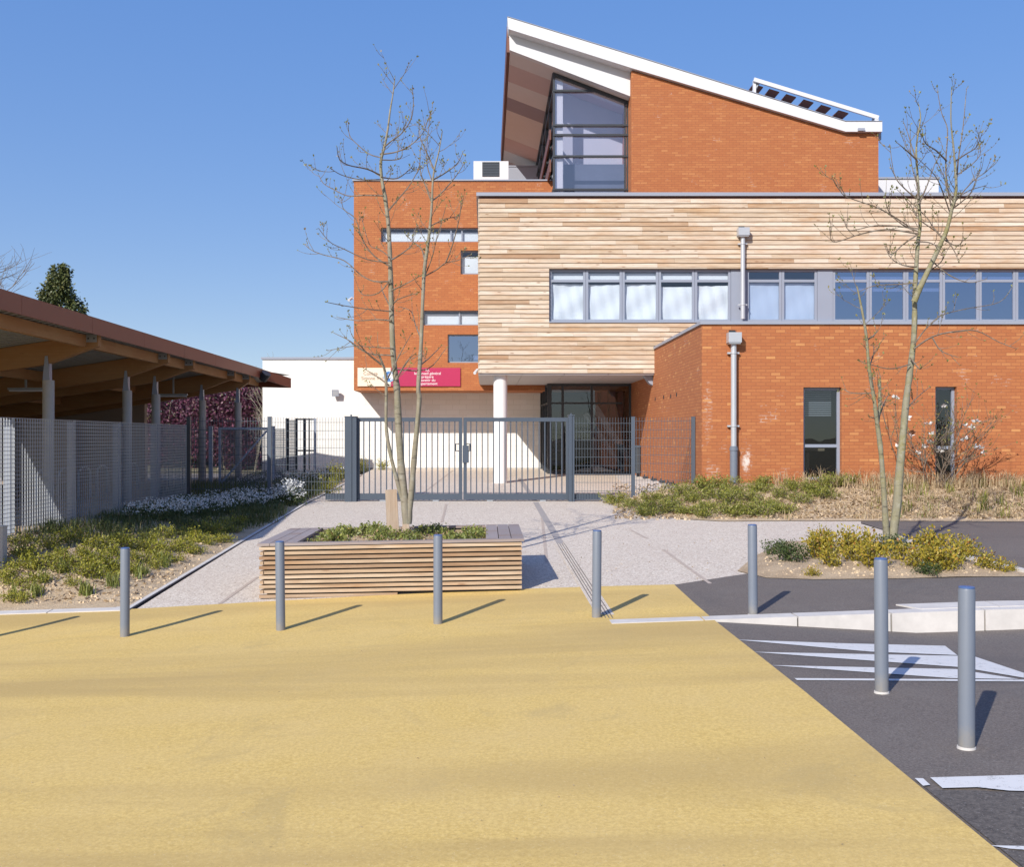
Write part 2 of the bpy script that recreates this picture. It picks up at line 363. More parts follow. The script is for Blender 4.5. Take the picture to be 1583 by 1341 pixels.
def bollardmat():
    m, nt, bs = newmat('grey_bollard_paint')
    v = objc(nt)
    c = mix(nt, nz(nt, v, 5, 5), (0.150, 0.172, 0.215), (0.182, 0.206, 0.252))
    c = mix(nt, ramp(nt, nz(nt, mapv(nt, v, (14, 14, 5)), 1.0, 6, 0.8), [(0.64, 0.0), (0.70, 0.7)]), c, (0.27, 0.28, 0.30))
    sep = nt.nodes.new('ShaderNodeSeparateXYZ'); L(nt, v, sep.inputs[0])
    splash = ramp(nt, mth(nt, 'ADD', sep.outputs[2], mth(nt, 'MULTIPLY', nz(nt, v, 16, 6, 0.8), 0.28)), [(0.12, 0.65), (0.30, 0.0)])
    c = mix(nt, splash, c, (0.30, 0.26, 0.20))
    L(nt, c, bs.inputs['Base Color']); bs.inputs['Roughness'].default_value = 0.42
    return m
M = dict(
    brick=brickmat('orange_brick'), brick_b=brickmat('orange_brick_bloomed', True),
    timber=woodmat('larch_cladding', [(0.0, (0.60, 0.525, 0.435)), (0.4, (0.555, 0.465, 0.365)), (0.75, (0.50, 0.395, 0.285)), (0.94, (0.47, 0.345, 0.235)), (0.985, (0.37, 0.235, 0.14)), (1.0, (0.52, 0.38, 0.24))], 0.9),
    slat=woodmat('softwood_slats', [(0.0, (0.52, 0.42, 0.315)), (0.6, (0.43, 0.325, 0.225)), (1.0, (0.33, 0.225, 0.145))], 0.95),
    bench=woodmat('greyed_bench_planks', [(0.0, (0.27, 0.235, 0.235)), (1.0, (0.36, 0.315, 0.31))], 0.35, knots=False),
    oldboard=woodmat('weathered_board', [(0.0, (0.38, 0.30, 0.23)), (1.0, (0.44, 0.35, 0.27))], 0.55, axis='z'),
    glulam=woodmat('glulam_beams', [(0.0, (0.30, 0.155, 0.062)), (1.0, (0.37, 0.205, 0.085))], 0.3),
    white=plain('white_fascia_metal', (0.67, 0.67, 0.69), 0.45, var=0.03, scale=0.7),
    white_block=blockwhite(), column=plain('white_painted_column', (0.80, 0.77, 0.75), 0.6, var=0.04),
    concrete=plain('raw_concrete', (0.42, 0.40, 0.37), 0.85, var=0.15, scale=4, bumpy=0.2),
    kerb=plain('pale_kerb_stone', (0.58, 0.545, 0.51), 0.85, var=0.24, scale=5, bumpy=0.3),
    gate=plain('slate_blue_steel', (0.062, 0.080, 0.108), 0.45, var=0.10, scale=2),
    gatel=plain('slate_post_steel', (0.080, 0.100, 0.132), 0.45, var=0.10, scale=2),
    wire=plain('fence_wire', (0.085, 0.105, 0.13), 0.5, var=0.05),
    frame=plain('grey_window_metal', (0.27, 0.30, 0.37), 0.4, var=0.05, scale=1.5),
    cop=plain('grey_coping_metal', (0.30, 0.32, 0.38), 0.4, var=0.06, scale=1.0),
    dark=plain('dark_frame_metal', (0.035, 0.040, 0.048), 0.45, var=0.1),
    bollard=bollardmat(),
    bcap=plain('blue_cap_paint', (0.07, 0.13, 0.30), 0.4, var=0.06, scale=7),
    galv=plain('galvanised_steel', (0.30, 0.32, 0.35), 0.5, 0.25, var=0.12, scale=5),
    zinc=plain('zinc_pipe_metal', (0.50, 0.515, 0.54), 0.4, 0.3, var=0.08, scale=3),
    cor=plain('rust_brown_fascia', (0.20, 0.068, 0.042), 0.5, var=0.16, scale=0.8),
    deck=plain('steel_roof_deck', (0.26, 0.26, 0.255), 0.6, var=0.15, scale=2),
    brown=plain('brown_board', (0.16, 0.060, 0.040), 0.6, var=0.15),
    soffit=plain('pale_soffit_panel', (0.44, 0.41, 0.42), 0.6, var=0.05),
    beige=plain('beige_render', (0.30, 0.235, 0.19), 0.85, var=0.10, scale=1),
    inner=plain('interior_wall', (0.42, 0.42, 0.48), 0.8, var=0.06, scale=0.6),
    tower_reflection=plain('tower_reflection_blue', (0.10, 0.12, 0.17), 0.6, var=0.5, scale=1.1),
    tower_in=plain('tower_interior_wall', (0.58, 0.59, 0.67), 0.8, var=0.06, scale=0.4),
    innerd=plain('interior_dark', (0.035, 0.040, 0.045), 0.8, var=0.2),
    red_reflection=plain('red_reflection_strip', (0.42, 0.17, 0.16), 0.7, var=0.1),
    cloth=plain('white_curtain_cloth', (0.82, 0.82, 0.82), 0.85, var=0.03),
    black=plain('black_rubber', (0.02, 0.02, 0.022), 0.6),
    glass=glassmat('window_glass', (0.82, 0.87, 0.92), 0.10), glass_m=glassmat('pale_window_glass', (0.66, 0.74, 0.86), 0.16, 0.0, (0.80, 0.88, 1.0)), glass_b=glassmat('coated_window_glass', (0.36, 0.42, 0.60), 0.42, 0.0, (0.66, 0.78, 1.0)),
    glass_d=glassmat('dark_window_glass', (0.52, 0.58, 0.60), 0.09), glass_t=glassmat('tower_glass', (0.88, 0.88, 0.94), 0.24),
    cream=plain('cream_sign_paint', (0.82, 0.70, 0.55), 0.5, var=0.02), crimson=plain('crimson_sign_paint', (0.42, 0.018, 0.085), 0.45, var=0.04),
    signtext=plain('white_letters', (0.82, 0.80, 0.80), 0.6, var=0.02), signbrown=plain('brown_letters', (0.25, 0.16, 0.11), 0.6),
    sblue=plain('sign_blue', (0.05, 0.17, 0.42), 0.5), slight=plain('sign_light_blue', (0.35, 0.58, 0.78), 0.5),
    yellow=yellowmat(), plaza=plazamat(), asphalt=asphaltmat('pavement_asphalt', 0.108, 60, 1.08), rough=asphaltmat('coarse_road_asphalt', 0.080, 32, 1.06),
    soil=soilmat('dry_soil', (0.50, 0.365, 0.225), (0.66, 0.51, 0.335)), sand=soilmat('sandy_soil', (0.42, 0.30, 0.185), (0.58, 0.44, 0.29)),
    earth=soilmat('far_earth', (0.18, 0.16, 0.09), (0.26, 0.22, 0.13)),
    paint=paintmat('worn_white_paint', (0.66, 0.65, 0.64), 0.62), drain=plain('grey_drain_cover', (0.36, 0.325, 0.30), 0.7, var=0.15, scale=9), joint=plain('brown_joint', (0.46, 0.375, 0.31), 0.9, var=0.2, scale=8),
    slot=plain('drain_slot', (0.13, 0.115, 0.105), 0.8), edge_shadow=plain('edging_shadow_line', (0.11, 0.085, 0.07), 0.85, var=0.2),
    bark=barkmat('pale_bark', (0.17, 0.145, 0.105), (0.33, 0.29, 0.215), (0.20, 0.185, 0.11)),
    bark_y=barkmat('mossy_bark', (0.18, 0.16, 0.105), (0.31, 0.285, 0.20), (0.235, 0.205, 0.06)),
    twig=barkmat('dark_twigs', (0.12, 0.09, 0.065), (0.20, 0.15, 0.11)),
    bud=leafmat('opening_buds', [(0, (0.16, 0.17, 0.05)), (0.5, (0.24, 0.26, 0.08)), (1, (0.30, 0.20, 0.10))]),
    lf_bed=leafmat('bed_shrub_leaves', [(0, (0.10, 0.12, 0.018)), (0.4, (0.25, 0.255, 0.030)), (0.85, (0.42, 0.38, 0.05)), (1, (0.34, 0.22, 0.06))]),
    lf_gold=leafmat('gold_shrub_leaves', [(0, (0.09, 0.10, 0.02)), (0.3, (0.24, 0.215, 0.025)), (0.7, (0.46, 0.35, 0.04)), (0.9, (0.50, 0.30, 0.045)), (1, (0.36, 0.13, 0.03))]),
    lf_mound=leafmat('mound_shrub_leaves', [(0, (0.08, 0.10, 0.02)), (0.4, (0.18, 0.20, 0.035)), (0.75, (0.34, 0.335, 0.06)), (0.92, (0.44, 0.40, 0.10)), (1, (0.34, 0.22, 0.10))]),
    lf_plant=leafmat('planter_leaves', [(0, (0.08, 0.10, 0.02)), (0.5, (0.20, 0.235, 0.05)), (0.85, (0.38, 0.38, 0.10)), (1, (0.34, 0.19, 0.08))]),
    lf_dark=leafmat('dark_green_leaves', [(0, (0.025, 0.045, 0.012)), (0.7, (0.075, 0.11, 0.03)), (1, (0.12, 0.14, 0.04))]),
    lf_con=leafmat('conifer_sprays', [(0, (0.03, 0.048, 0.014)), (0.6, (0.10, 0.12, 0.035)), (1, (0.20, 0.19, 0.065))], trans=0.1),
    lf_purple=leafmat('purple_leaves', [(0, (0.04, 0.016, 0.026)), (0.5, (0.105, 0.032, 0.058)), (0.8, (0.21, 0.062, 0.115)), (1, (0.14, 0.12, 0.055))]),
    straw=leafmat('dry_grass', [(0, (0.34, 0.24, 0.13)), (0.6, (0.54, 0.41, 0.25)), (0.9, (0.68, 0.56, 0.38)), (1, (0.20, 0.22, 0.06))], 0.8),
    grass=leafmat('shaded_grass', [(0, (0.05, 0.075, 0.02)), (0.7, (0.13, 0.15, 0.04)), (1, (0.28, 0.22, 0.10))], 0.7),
    petal=leafmat('white_petals', [(0, (0.70, 0.70, 0.68)), (1, (0.84, 0.84, 0.82))], 0.6),
    dry=leafmat('dead_leaves', [(0, (0.24, 0.16, 0.09)), (0.5, (0.38, 0.275, 0.165)), (1, (0.50, 0.385, 0.245))], 0.9, 0.05),
    clod=plain('soil_clods', (0.58, 0.445, 0.29), 0.95, var=0.3, scale=12),
)

# ------------------------------------------------------------------ mesh builder
class MB:
    def __init__(s): s.v = []; s.f = []; s.m = []; s.r = []
    def face(s, pts, mi=0, r=None):
        b = len(s.v); s.v.extend([tuple(p) for p in pts]); s.f.append(tuple(range(b, b + len(pts)))); s.m.append(mi)
        s.r.append(random.random() if r is None else r)
    def hexa(s, c, mi=0, r=None, skip=()):
        r = random.random() if r is None else r
        b = len(s.v); s.v.extend([tuple(p) for p in c])
        for i, q in enumerate(((0, 3, 2, 1), (4, 5, 6, 7), (0, 1, 5, 4), (1, 2, 6, 5), (2, 3, 7, 6), (3, 0, 4, 7))):
            if i in skip: continue
            s.f.append(tuple(b + k for k in q)); s.m.append(mi); s.r.append(r)
    def box(s, x0, x1, y0, y1, z0, z1, mi=0, r=None, skip=()):
        s.hexa([(x0, y0, z0), (x1, y0, z0), (x1, y1, z0), (x0, y1, z0), (x0, y0, z1), (x1, y0, z1), (x1, y1, z1), (x0, y1, z1)], mi, r, skip)
    def bar(s, a, b, w, h, mi=0, up=(0, 0, 1), r=None):
        a, b = Vector(a), Vector(b); d = (b - a).normalized(); up = Vector(up)
        if abs(d.dot(up)) > 0.97: up = Vector((0, 1, 0))
        sd = d.cross(up).normalized(); u = sd.cross(d).normalized()
        c = []
        for p in (a, b):
            for sx, sy in ((-1, -1), (1, -1), (1, 1), (-1, 1)): c.append(p + sd * sx * w / 2 + u * sy * h / 2)
        s.hexa(c, mi, r)
    def prism(s, poly, y0, y1, mi=0, r=None):      # poly in xz, counter-clockwise seen from -y
        r = random.random() if r is None else r
        n = len(poly); b = len(s.v)
        s.v.extend([(x, y0, z) for x, z in poly] + [(x, y1, z) for x, z in poly])
        s.f.append(tuple(b + i for i in range(n))); s.f.append(tuple(b + n + i for i in reversed(range(n))))
        s.m += [mi, mi]; s.r += [r, r]
        for i in range(n):
            j = (i + 1) % n
            s.f.append((b + j, b + i, b + n + i, b + n + j)); s.m.append(mi); s.r.append(r)
    def tube(s, pts, rad, n=8, mi=0, caps=True, r=None):
        pts = [Vector(p) for p in pts]
        if not hasattr(rad, '__len__'): rad = [rad] * len(pts)
        r = random.random() if r is None else r
        b = len(s.v); prev = None
        for i, p in enumerate(pts):
            d = (pts[min(i + 1, len(pts) - 1)] - pts[max(i - 1, 0)])
            if d.length < 1e-9: d = Vector((0, 0, 1))
            d.normalize()
            if prev is None: sd = d.orthogonal().normalized()
            else: sd = (prev - d * prev.dot(d)); sd = sd.normalized() if sd.length > 1e-6 else d.orthogonal().normalized()
            prev = sd; u = d.cross(sd)
            for k in range(n):
                a = 2 * math.pi * k / n
                s.v.append(tuple(p + (sd * math.cos(a) + u * math.sin(a)) * rad[i]))
        for i in range(len(pts) - 1):
            for k in range(n):
                k2 = (k + 1) % n
                s.f.append((b + i * n + k, b + i * n + k2, b + (i + 1) * n + k2, b + (i + 1) * n + k)); s.m.append(mi); s.r.append(r)
        if caps:
            s.f.append(tuple(b + k for k in reversed(range(n)))); s.f.append(tuple(b + (len(pts) - 1) * n + k for k in range(n)))
            s.m += [mi, mi]; s.r += [r, r]
    def cyl(s, x, y, z0, z1, rad, n=24, mi=0, r=None): s.tube([(x, y, z0), (x, y, z1)], rad, n, mi, True, r)
    def leaf(s, p, d, size, mi=0, r=None, aspect=0.5):
        d = Vector(d); d = d.normalized() if d.length > 1e-6 else Vector((0, 0, 1))
        sd = d.cross(Vector((random.gauss(0, 1), random.gauss(0, 1), random.gauss(0, 1))))
        sd = sd.normalized() if sd.length > 1e-6 else d.orthogonal()
        p = Vector(p); w = size * aspect
        s.face([p, p + d * size * 0.5 + sd * w * 0.5, p + d * size, p + d * size * 0.5 - sd * w * 0.5], mi, r)
    def build(s, name, mats, parent=None, origin=None, smooth=False, normals=True):
        if not isinstance(mats, (list, tuple)): mats = [mats]
        o0 = Vector(parent['_o']) if parent is not None else Vector(origin if origin is not None else (0, 0, 0))
        me = bpy.data.meshes.new(name)
        me.from_pydata([tuple(Vector(v) - o0) for v in s.v], [], s.f)
        for m in mats: me.materials.append(m)
        me.polygons.foreach_set('material_index', s.m)
        at = me.attributes.new('rnd', 'FLOAT', 'FACE'); at.data.foreach_set('value', s.r)
        uv = me.uv_layers.new(name='UVMap'); flat = [0.0] * (2 * len(me.loops))
        for p in me.polygons:
            nn = p.normal; ax = max(range(3), key=lambda i: abs(nn[i]))
            for li in p.loop_indices:
                q = s.v[me.loops[li].vertex_index]
                a, c = ((q[1], q[2]), (q[0], q[2]), (q[0], q[1]))[ax]
                flat[2 * li] = a; flat[2 * li + 1] = c
        uv.data.foreach_set('uv', flat)
        if smooth: me.polygons.foreach_set('use_smooth', [True] * len(me.polygons))
        me.update()
        ob = bpy.data.objects.new(name, me); COL.objects.link(ob)
        if parent is not None: ob.parent = parent
        else: ob.location = o0
        OR[ob.name] = o0
        ob['_o'] = tuple(o0)
        if smooth: shade_auto(ob)
        return ob
OR = {}
def shade_auto(ob, ang=40):
    me = ob.data
    bm = bmesh.new(); bm.from_mesh(me)
    for e in bm.edges:
        if len(e.link_faces) == 2 and e.calc_face_angle(0) > R(ang): e.smooth = False
    bm.to_mesh(me); bm.free()
def tag(o, label=None, cat=None, group=None, kind=None):
    if label: o['label'] = label
    if cat: o['category'] = cat
    if group: o['group'] = group
    if kind: o['kind'] = kind
    return o
def thing(name, loc, label, cat, group=None):
    o = bpy.data.objects.new(name, None); COL.objects.link(o); o.location = loc; o.empty_display_size = 0.2
    o['_o'] = tuple(loc)
    return tag(o, label, cat, group)
def dup(root, loc, label, rotz=0.0, scale=1.0):
    c = root.copy(); COL.objects.link(c); c.location = loc; c.rotation_euler = (0, 0, rotz); c.scale = (scale, scale, scale); c['label'] = label
    for ch in list(root.children):
        k = ch.copy(); COL.objects.link(k); k.parent = c
        for g in list(ch.children):
            d = g.copy(); COL.objects.link(d); d.parent = k
    return c
def clone_mesh(o, loc, label, rotz=0.0, scale=1.0):
    c = o.copy(); COL.objects.link(c); c.location = loc; c.rotation_euler = (0, 0, rotz); c.scale = (scale,) * 3; c['label'] = label
    return c

def sheet(name, poly, fn, off, mat, step=0.6, kind='structure', jitter=0.0):
    bm = bmesh.new()
    vs = [bm.verts.new((x, y, 0)) for x, y in poly]
    bm.faces.new(vs); bmesh.ops.triangulate(bm, faces=bm.faces[:])
    xs = [p[0] for p in poly]; ys = [p[1] for p in poly]
    for lo, hi, no in ((min(xs), max(xs), (1, 0, 0)), (min(ys), max(ys), (0, 1, 0))):
        k = math.floor(lo / step) + 1
        while k * step < hi - 1e-4:
            bmesh.ops.bisect_plane(bm, geom=bm.verts[:] + bm.edges[:] + bm.faces[:], dist=1e-5, plane_co=Vector(no) * k * step, plane_no=no)
            k += 1
    for v in bm.verts: v.co.z = fn(v.co.x, v.co.y) + off
    bmesh.ops.recalc_face_normals(bm, faces=bm.faces[:])
    for f in bm.faces:
        if f.normal.z < 0: f.normal_flip()
        f.smooth = True
    me = bpy.data.meshes.new(name); bm.to_mesh(me); bm.free()
    uv = me.uv_layers.new(name='UVMap')
    for l in me.loops:
        q = me.vertices[l.vertex_index].co; uv.data[l.index].uv = (q.x, q.y)
    me.materials.append(mat)
    o = bpy.data.objects.new(name, me); COL.objects.link(o)
    if kind: o['kind'] = kind
    o['_o'] = (0, 0, 0)
    return o

# ------------------------------------------------------------------ ground
def base_z(x, y): return walk_z(x, y) - 0.45 if abs(x) < 60 and -30 < y < 70 else -0.4
mb = MB()
xs = [-1500, -300, -60, -30] + list(range(-24, 25, 3)) + [30, 60, 300, 1500]
ys = [-1500, -300, -60, -20] + list(range(-9, 46, 3)) + [60, 120, 400, 1500]
for i in range(len(xs) - 1):
    for j in range(len(ys) - 1):
        q = [(xs[i], ys[j]), (xs[i + 1], ys[j]), (xs[i + 1], ys[j + 1]), (xs[i], ys[j + 1])]
        mb.face([(x, y, walk_z(x, y) - 0.45) for x, y in q])
tag(mb.build('ground', M['earth']), kind='structure')

YX = 2.42
def PG(pts, fn=walk_z): return [G(x, y, fn) for x, y in pts]
yb = PG([(205, 943), (400, 932), (600, 921), (808, 912), (920, 908), (1042, 905)])
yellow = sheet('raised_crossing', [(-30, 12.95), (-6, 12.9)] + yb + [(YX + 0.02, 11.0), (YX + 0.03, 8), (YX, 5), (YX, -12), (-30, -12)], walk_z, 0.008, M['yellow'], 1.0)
edge = PG([(205, 941), (493, 770)]) + [G(560, 735)]
plaza = sheet('plaza', [(-4.35, 12.4), (3.2, 12.4), (3.2, 13.0)] + PG([(1180, 905), (1240, 880), (1300, 850), (1345, 850), (1420, 837), (1331, 810), (1331, 805)]) +
              [(4.9, 20.9), (3.4, 24.35), (8, 24.4), (8, 44), (-4.2, 44), (-4.2, 24)], walk_z, 0.0, M['plaza'], 0.8)
sidewalk = sheet('sidewalk', [(YX + 0.01, 11.25), (30, 11.25), (30, 14.6)] + PG([(1583, 884), (1320, 884), (1180, 884)]) + yb[-1:], walk_z, 0.004, M['asphalt'], 0.8)
road = sheet('road', [(YX - 0.3, 11.28), (14, 11.28), (14, -12), (YX - 0.3, -12)], road_z, -0.006, M['asphalt'], 0.2)
sheet('road', [(14, 11.28), (60, 11.28), (60, -12), (14, -12)], road_z, -0.006, M['asphalt'], 2.0)
sheet('coarse_road', PG([(1411, 1204), (1437, 1222), (1583, 1226)], road_z) + [(40, 5.7), (40, -11), (YX - 0.02, -11)], road_z, 0.002, M['rough'], 0.8)
drive = sheet('driveway', PG([(1331, 809), (1420, 837), (1440, 850), (1583, 888)]) + [(14, 14.0), (40, 14.0), (40, 20.6), (9, 20.6)] + PG([(1331, 803)]), walk_z, 0.002, M['asphalt'], 0.8)
isl_poly = PG([(1140, 884), (1185, 895), (1260, 897.5), (1400, 896), (1583, 893)]) + [(12, 13.6)] + PG([(1590, 887), (1510, 868), (1440, 848), (1345, 838), (1215, 838), (1165, 862)])
ISL.extend(isl_poly)
sheet('island_soil', isl_poly, island_z, 0.0, M['sand'], 0.2)
sheet('subsoil', [(2.5, 13.0), (30, 13.0), (30, 24), (2.6, 24)], walk_z, -0.05, M['sand'], 1.0)
mpoly = [(2.7, 24.3), (2.95, 23.2), (3.2, 22.2), (3.9, 20.6), (4.6, 20.1)] + [(16, 19.7), (30, 19.6), (30, 23.75), (4.9, 23.75), (4.9, 24.35)]
sheet('planting_mound', mpoly, mound_z, 0.0, M['soil'], 0.3)
sheet('planting_bed', [(-30, 12.9), (edge[0][0] - 0.05, 12.9)] + [(edge[1][0] - 0.05, edge[1][1]), (edge[2][0] - 0.1, 33), (-4.6, 38.4), (-7.2, 38.4), (-7.2, 14.2), (-30, 14.2)], bed_z, 0.0, M['soil'], 0.22)
sheet('canopy_paving', [(-30, 14.0), (-7.0, 14.0), (-7.0, 44), (-30, 44)], lambda x, y: 0.50, 0.0, M['asphalt'], 3.0)
sheet('school_lawn', [(-60, 43.9), (60, 43.9), (60, 120), (-60, 120)], lambda x, y: 0.55, 0.0, M['earth'], 8.0)
# flush kerb on the left, edging strip along the bed, kerb on the right
mb = MB()
for k in range(26):
    x1 = edge[0][0] - k * 1.0; x0 = x1 - 0.985
    mb.hexa([(x, y, walk_z(x, y) + dz) for dz in (-0.2, 0.02) for x, y in ((x0, 12.72), (x1, 12.72), (x1, 12.93), (x0, 12.93))])
tag(mb.build('flush_kerb', M['kerb']), kind='structure')
mb = MB()
pts = [(edge[0][0], 12.75), edge[1], (edge[2][0], edge[2][1])]
for (a, b) in zip(pts[:-1], pts[1:]):
    n = max(1, int((b[1] - a[1]) / 1.0))
    for k in range(n):
        p = [lerp(a[i], b[i], k / n) for i in (0, 1)]; q = [lerp(a[i], b[i], (k + 0.992) / n) for i in (0, 1)]
        mb.hexa([(x + dx, y, walk_z(x, y) + dz) for dz in (-0.2, 0.022) for (x, y, dx) in ((p[0], p[1], -0.06), (p[0], p[1], 0.0), (q[0], q[1], 0.0), (q[0], q[1], -0.06))], 0)
        mb.hexa([(x + dx, y, walk_z(x, y) + dz) for dz in (-0.2, 0.012) for (x, y, dx) in ((p[0], p[1], 0.003), (p[0], p[1], 0.010), (q[0], q[1], 0.010), (q[0], q[1], 0.003))], 1)  # dark sliver coloured as the shadow line beside the edging
tag(mb.build('bed_edging', [M['kerb'], M['edge_shadow']]), kind='structure')
mb = MB()
x = YX - 1.08
while x < 20:
    x1 = x + 0.982
    c = []
    ch = lambda xx: 0.012
    def kz(xx): return walk_z(xx, 11.3) + 0.014
    drop = lambda xx: 0.30
    front = 11.06
    mb.hexa([(x, front, kz(x) - 0.33), (x1, front, kz(x1) - 0.33), (x1, 11.30, kz(x1) - 0.33), (x, 11.30, kz(x) - 0.33),
             (x, front + 0.012, kz(x)), (x1, front + 0.012, kz(x1)), (x1, 11.30, kz(x1)), (x, 11.30, kz(x))])
    x += 1.0
tag(mb.build('kerb', M['kerb']), kind='structure')
mb = MB()
a = G(1386, 938); b2 = G(1583, 934)
for k in range(9):
    x0 = a[0] + k * 1.0; y0 = a[1]
    mb.hexa([(x, y, walk_z(x, y) + dz) for dz in (-0.1, 0.02) for x, y in ((x0 + (0.15 if k == 0 else 0), y0 - 0.3), (x0 + 0.99, y0 - 0.3), (x0 + 0.99, y0 + 0.02), (x0, y0 + 0.02))])
tag(mb.build('flush_stone_strip', M['kerb']), kind='structure')
mb = MB()
ip = PG([(1590, 889), (1510, 870), (1440, 851)])
for (p, q) in zip(ip[:-1], ip[1:]): mb.bar((p[0], p[1], walk_z(*p)), (q[0], q[1], walk_z(*q)), 0.10, 0.12)
tag(mb.build('island_kerb', M['kerb']), kind='structure')
# painted markings
def dens(px, n=16):
    return [(lerp(a[0], b[0], k / n), lerp(a[1], b[1], k / n)) for a, b in zip(px, px[1:] + px[:1]) for k in range(n)]
def mark(name, px, fn, mat=None, off=0.012, step=0.2):
    px = dens(px)
    return sheet(name, PG(px, fn), fn, off, mat or M['paint'], step)
mark('road_marking', [(1137, 989.5), (1300, 995), (1461, 999), (1480, 1013.5), (1345, 1008)], road_z, off=0.000)
mark('road_marking', [(1164, 1008.5), (1480, 1014.5), (1508, 1016), (1583, 1041), (1583, 1048.5), (1485, 1032), (1320, 1020)], road_z, off=0.000)
mark('road_marking', [(1190, 1029), (1478, 1035), (1575, 1050.5), (1470, 1049)], road_z, off=0.000)
mark('road_marking', [(1228, 1049), (1640, 1051.8), (1640, 1054.5), (1232, 1052)], road_z, off=0.000)
mark('road_marking', [(1438, 1204.5), (1640, 1199), (1640, 1227), (1560, 1225), (1511, 1219.6), (1457, 1221)], road_z, off=0.007)
mark('road_marking', [(1414, 1205.5), (1427, 1206), (1438, 1216), (1427, 1217.5)], road_z, off=0.007)
mark('road_marking', [(1530, 1310), (1640, 1312), (1640, 1321), (1560, 1315)], road_z, off=0.007)
def strip(name, a, b, w, mat, off=0.006):
    (x0, y0), (x1, y1) = a, b
    d = Vector((x1 - x0, y1 - y0)).normalized(); n = Vector((-d.y, d.x)) * w / 2
    return sheet(name, [(x0 + n.x, y0 + n.y), (x1 + n.x, y1 + n.y), (x1 - n.x, y1 - n.y), (x0 - n.x, y0 - n.y)], walk_z, off, mat, 0.8)
dr = [G(828, 777), G(867, 842), G(940, 959)]
for k, o in enumerate((-0.057, -0.019, 0.019, 0.057)):
    strip('drain_slot', (dr[1][0] + o, dr[1][1]), (dr[2][0] + o, dr[2][1]), 0.011, M['slot'], 0.013)
strip('drain_cover', dr[0], dr[1], 0.13, M['drain'], 0.004)
strip('drain_cover', (dr[0][0], 24.6), (dr[0][0] - 0.1, 33), 0.13, M['drain'], 0.004)
strip('drain_cover', dr[1], dr[2], 0.20, M['plaza'], 0.010)
for a, b in (((1025, 850), (1098, 903)), ((340, 934), (398, 893)), ((838, 800), (845, 870)), ((975, 820), (1000, 833)), ((690, 780), (683, 808)), ((700, 728), (655, 762))):
    strip('paving_joint', G(*a), G(*b), 0.05, M['joint'], 0.004)

# ------------------------------------------------------------------ school building
S = thing('school_building', (0, 36, 0), 'orange brick and larch clad school with a slanting white tower roof', 'school')
GBX = 4.94; GBY = 23.75                # entrance block corner
BY = 30.45                             # timber front plane
WY = 36.4                              # brick wing plane
HY = 38.4                              # white hall plane
def shell(name, x0, x1, y0, y1, z0, z1, holes, mat, depth=0.25, top=True):
    mb = MB()
    X = sorted({x0, x1} | {h[0] for h in holes} | {h[1] for h in holes}); Z = sorted({z0, z1} | {h[2] for h in holes} | {h[3] for h in holes})
    for i in range(len(X) - 1):
        for j in range(len(Z) - 1):
            cx, cz = (X[i] + X[i + 1]) / 2, (Z[j] + Z[j + 1]) / 2
            if any(h[0] < cx < h[1] and h[2] < cz < h[3] for h in holes): continue
            mb.face([(X[i], y0, Z[j]), (X[i + 1], y0, Z[j]), (X[i + 1], y0, Z[j + 1]), (X[i], y0, Z[j + 1])])
    for a, b, c, d in holes:
        y2 = y0 + depth
        mb.face([(a, y0, c), (a, y0, d), (a, y2, d), (a, y2, c)]); mb.face([(b, y0, d), (b, y0, c), (b, y2, c), (b, y2, d)])
        mb.face([(a, y0, d), (b, y0, d), (b, y2, d), (a, y2, d)]); mb.face([(b, y0, c), (a, y0, c), (a, y2, c), (b, y2, c)])
    mb.face([(x0, y1, z0), (x0, y0, z0), (x0, y0, z1), (x0, y1, z1)]); mb.face([(x1, y0, z0), (x1, y1, z0), (x1, y1, z1), (x1, y0, z1)])
    mb.face([(x1, y1, z0), (x0, y1, z0), (x0, y1, z1), (x1, y1, z1)])
    if top: mb.face([(x0, y0, z1), (x1, y0, z1), (x1, y1, z1), (x0, y1, z1)])
    mb.face([(x0, y1, z0), (x1, y1, z0), (x1, y0, z0), (x0, y0, z0)])
    return mb.build(name, mat, S)

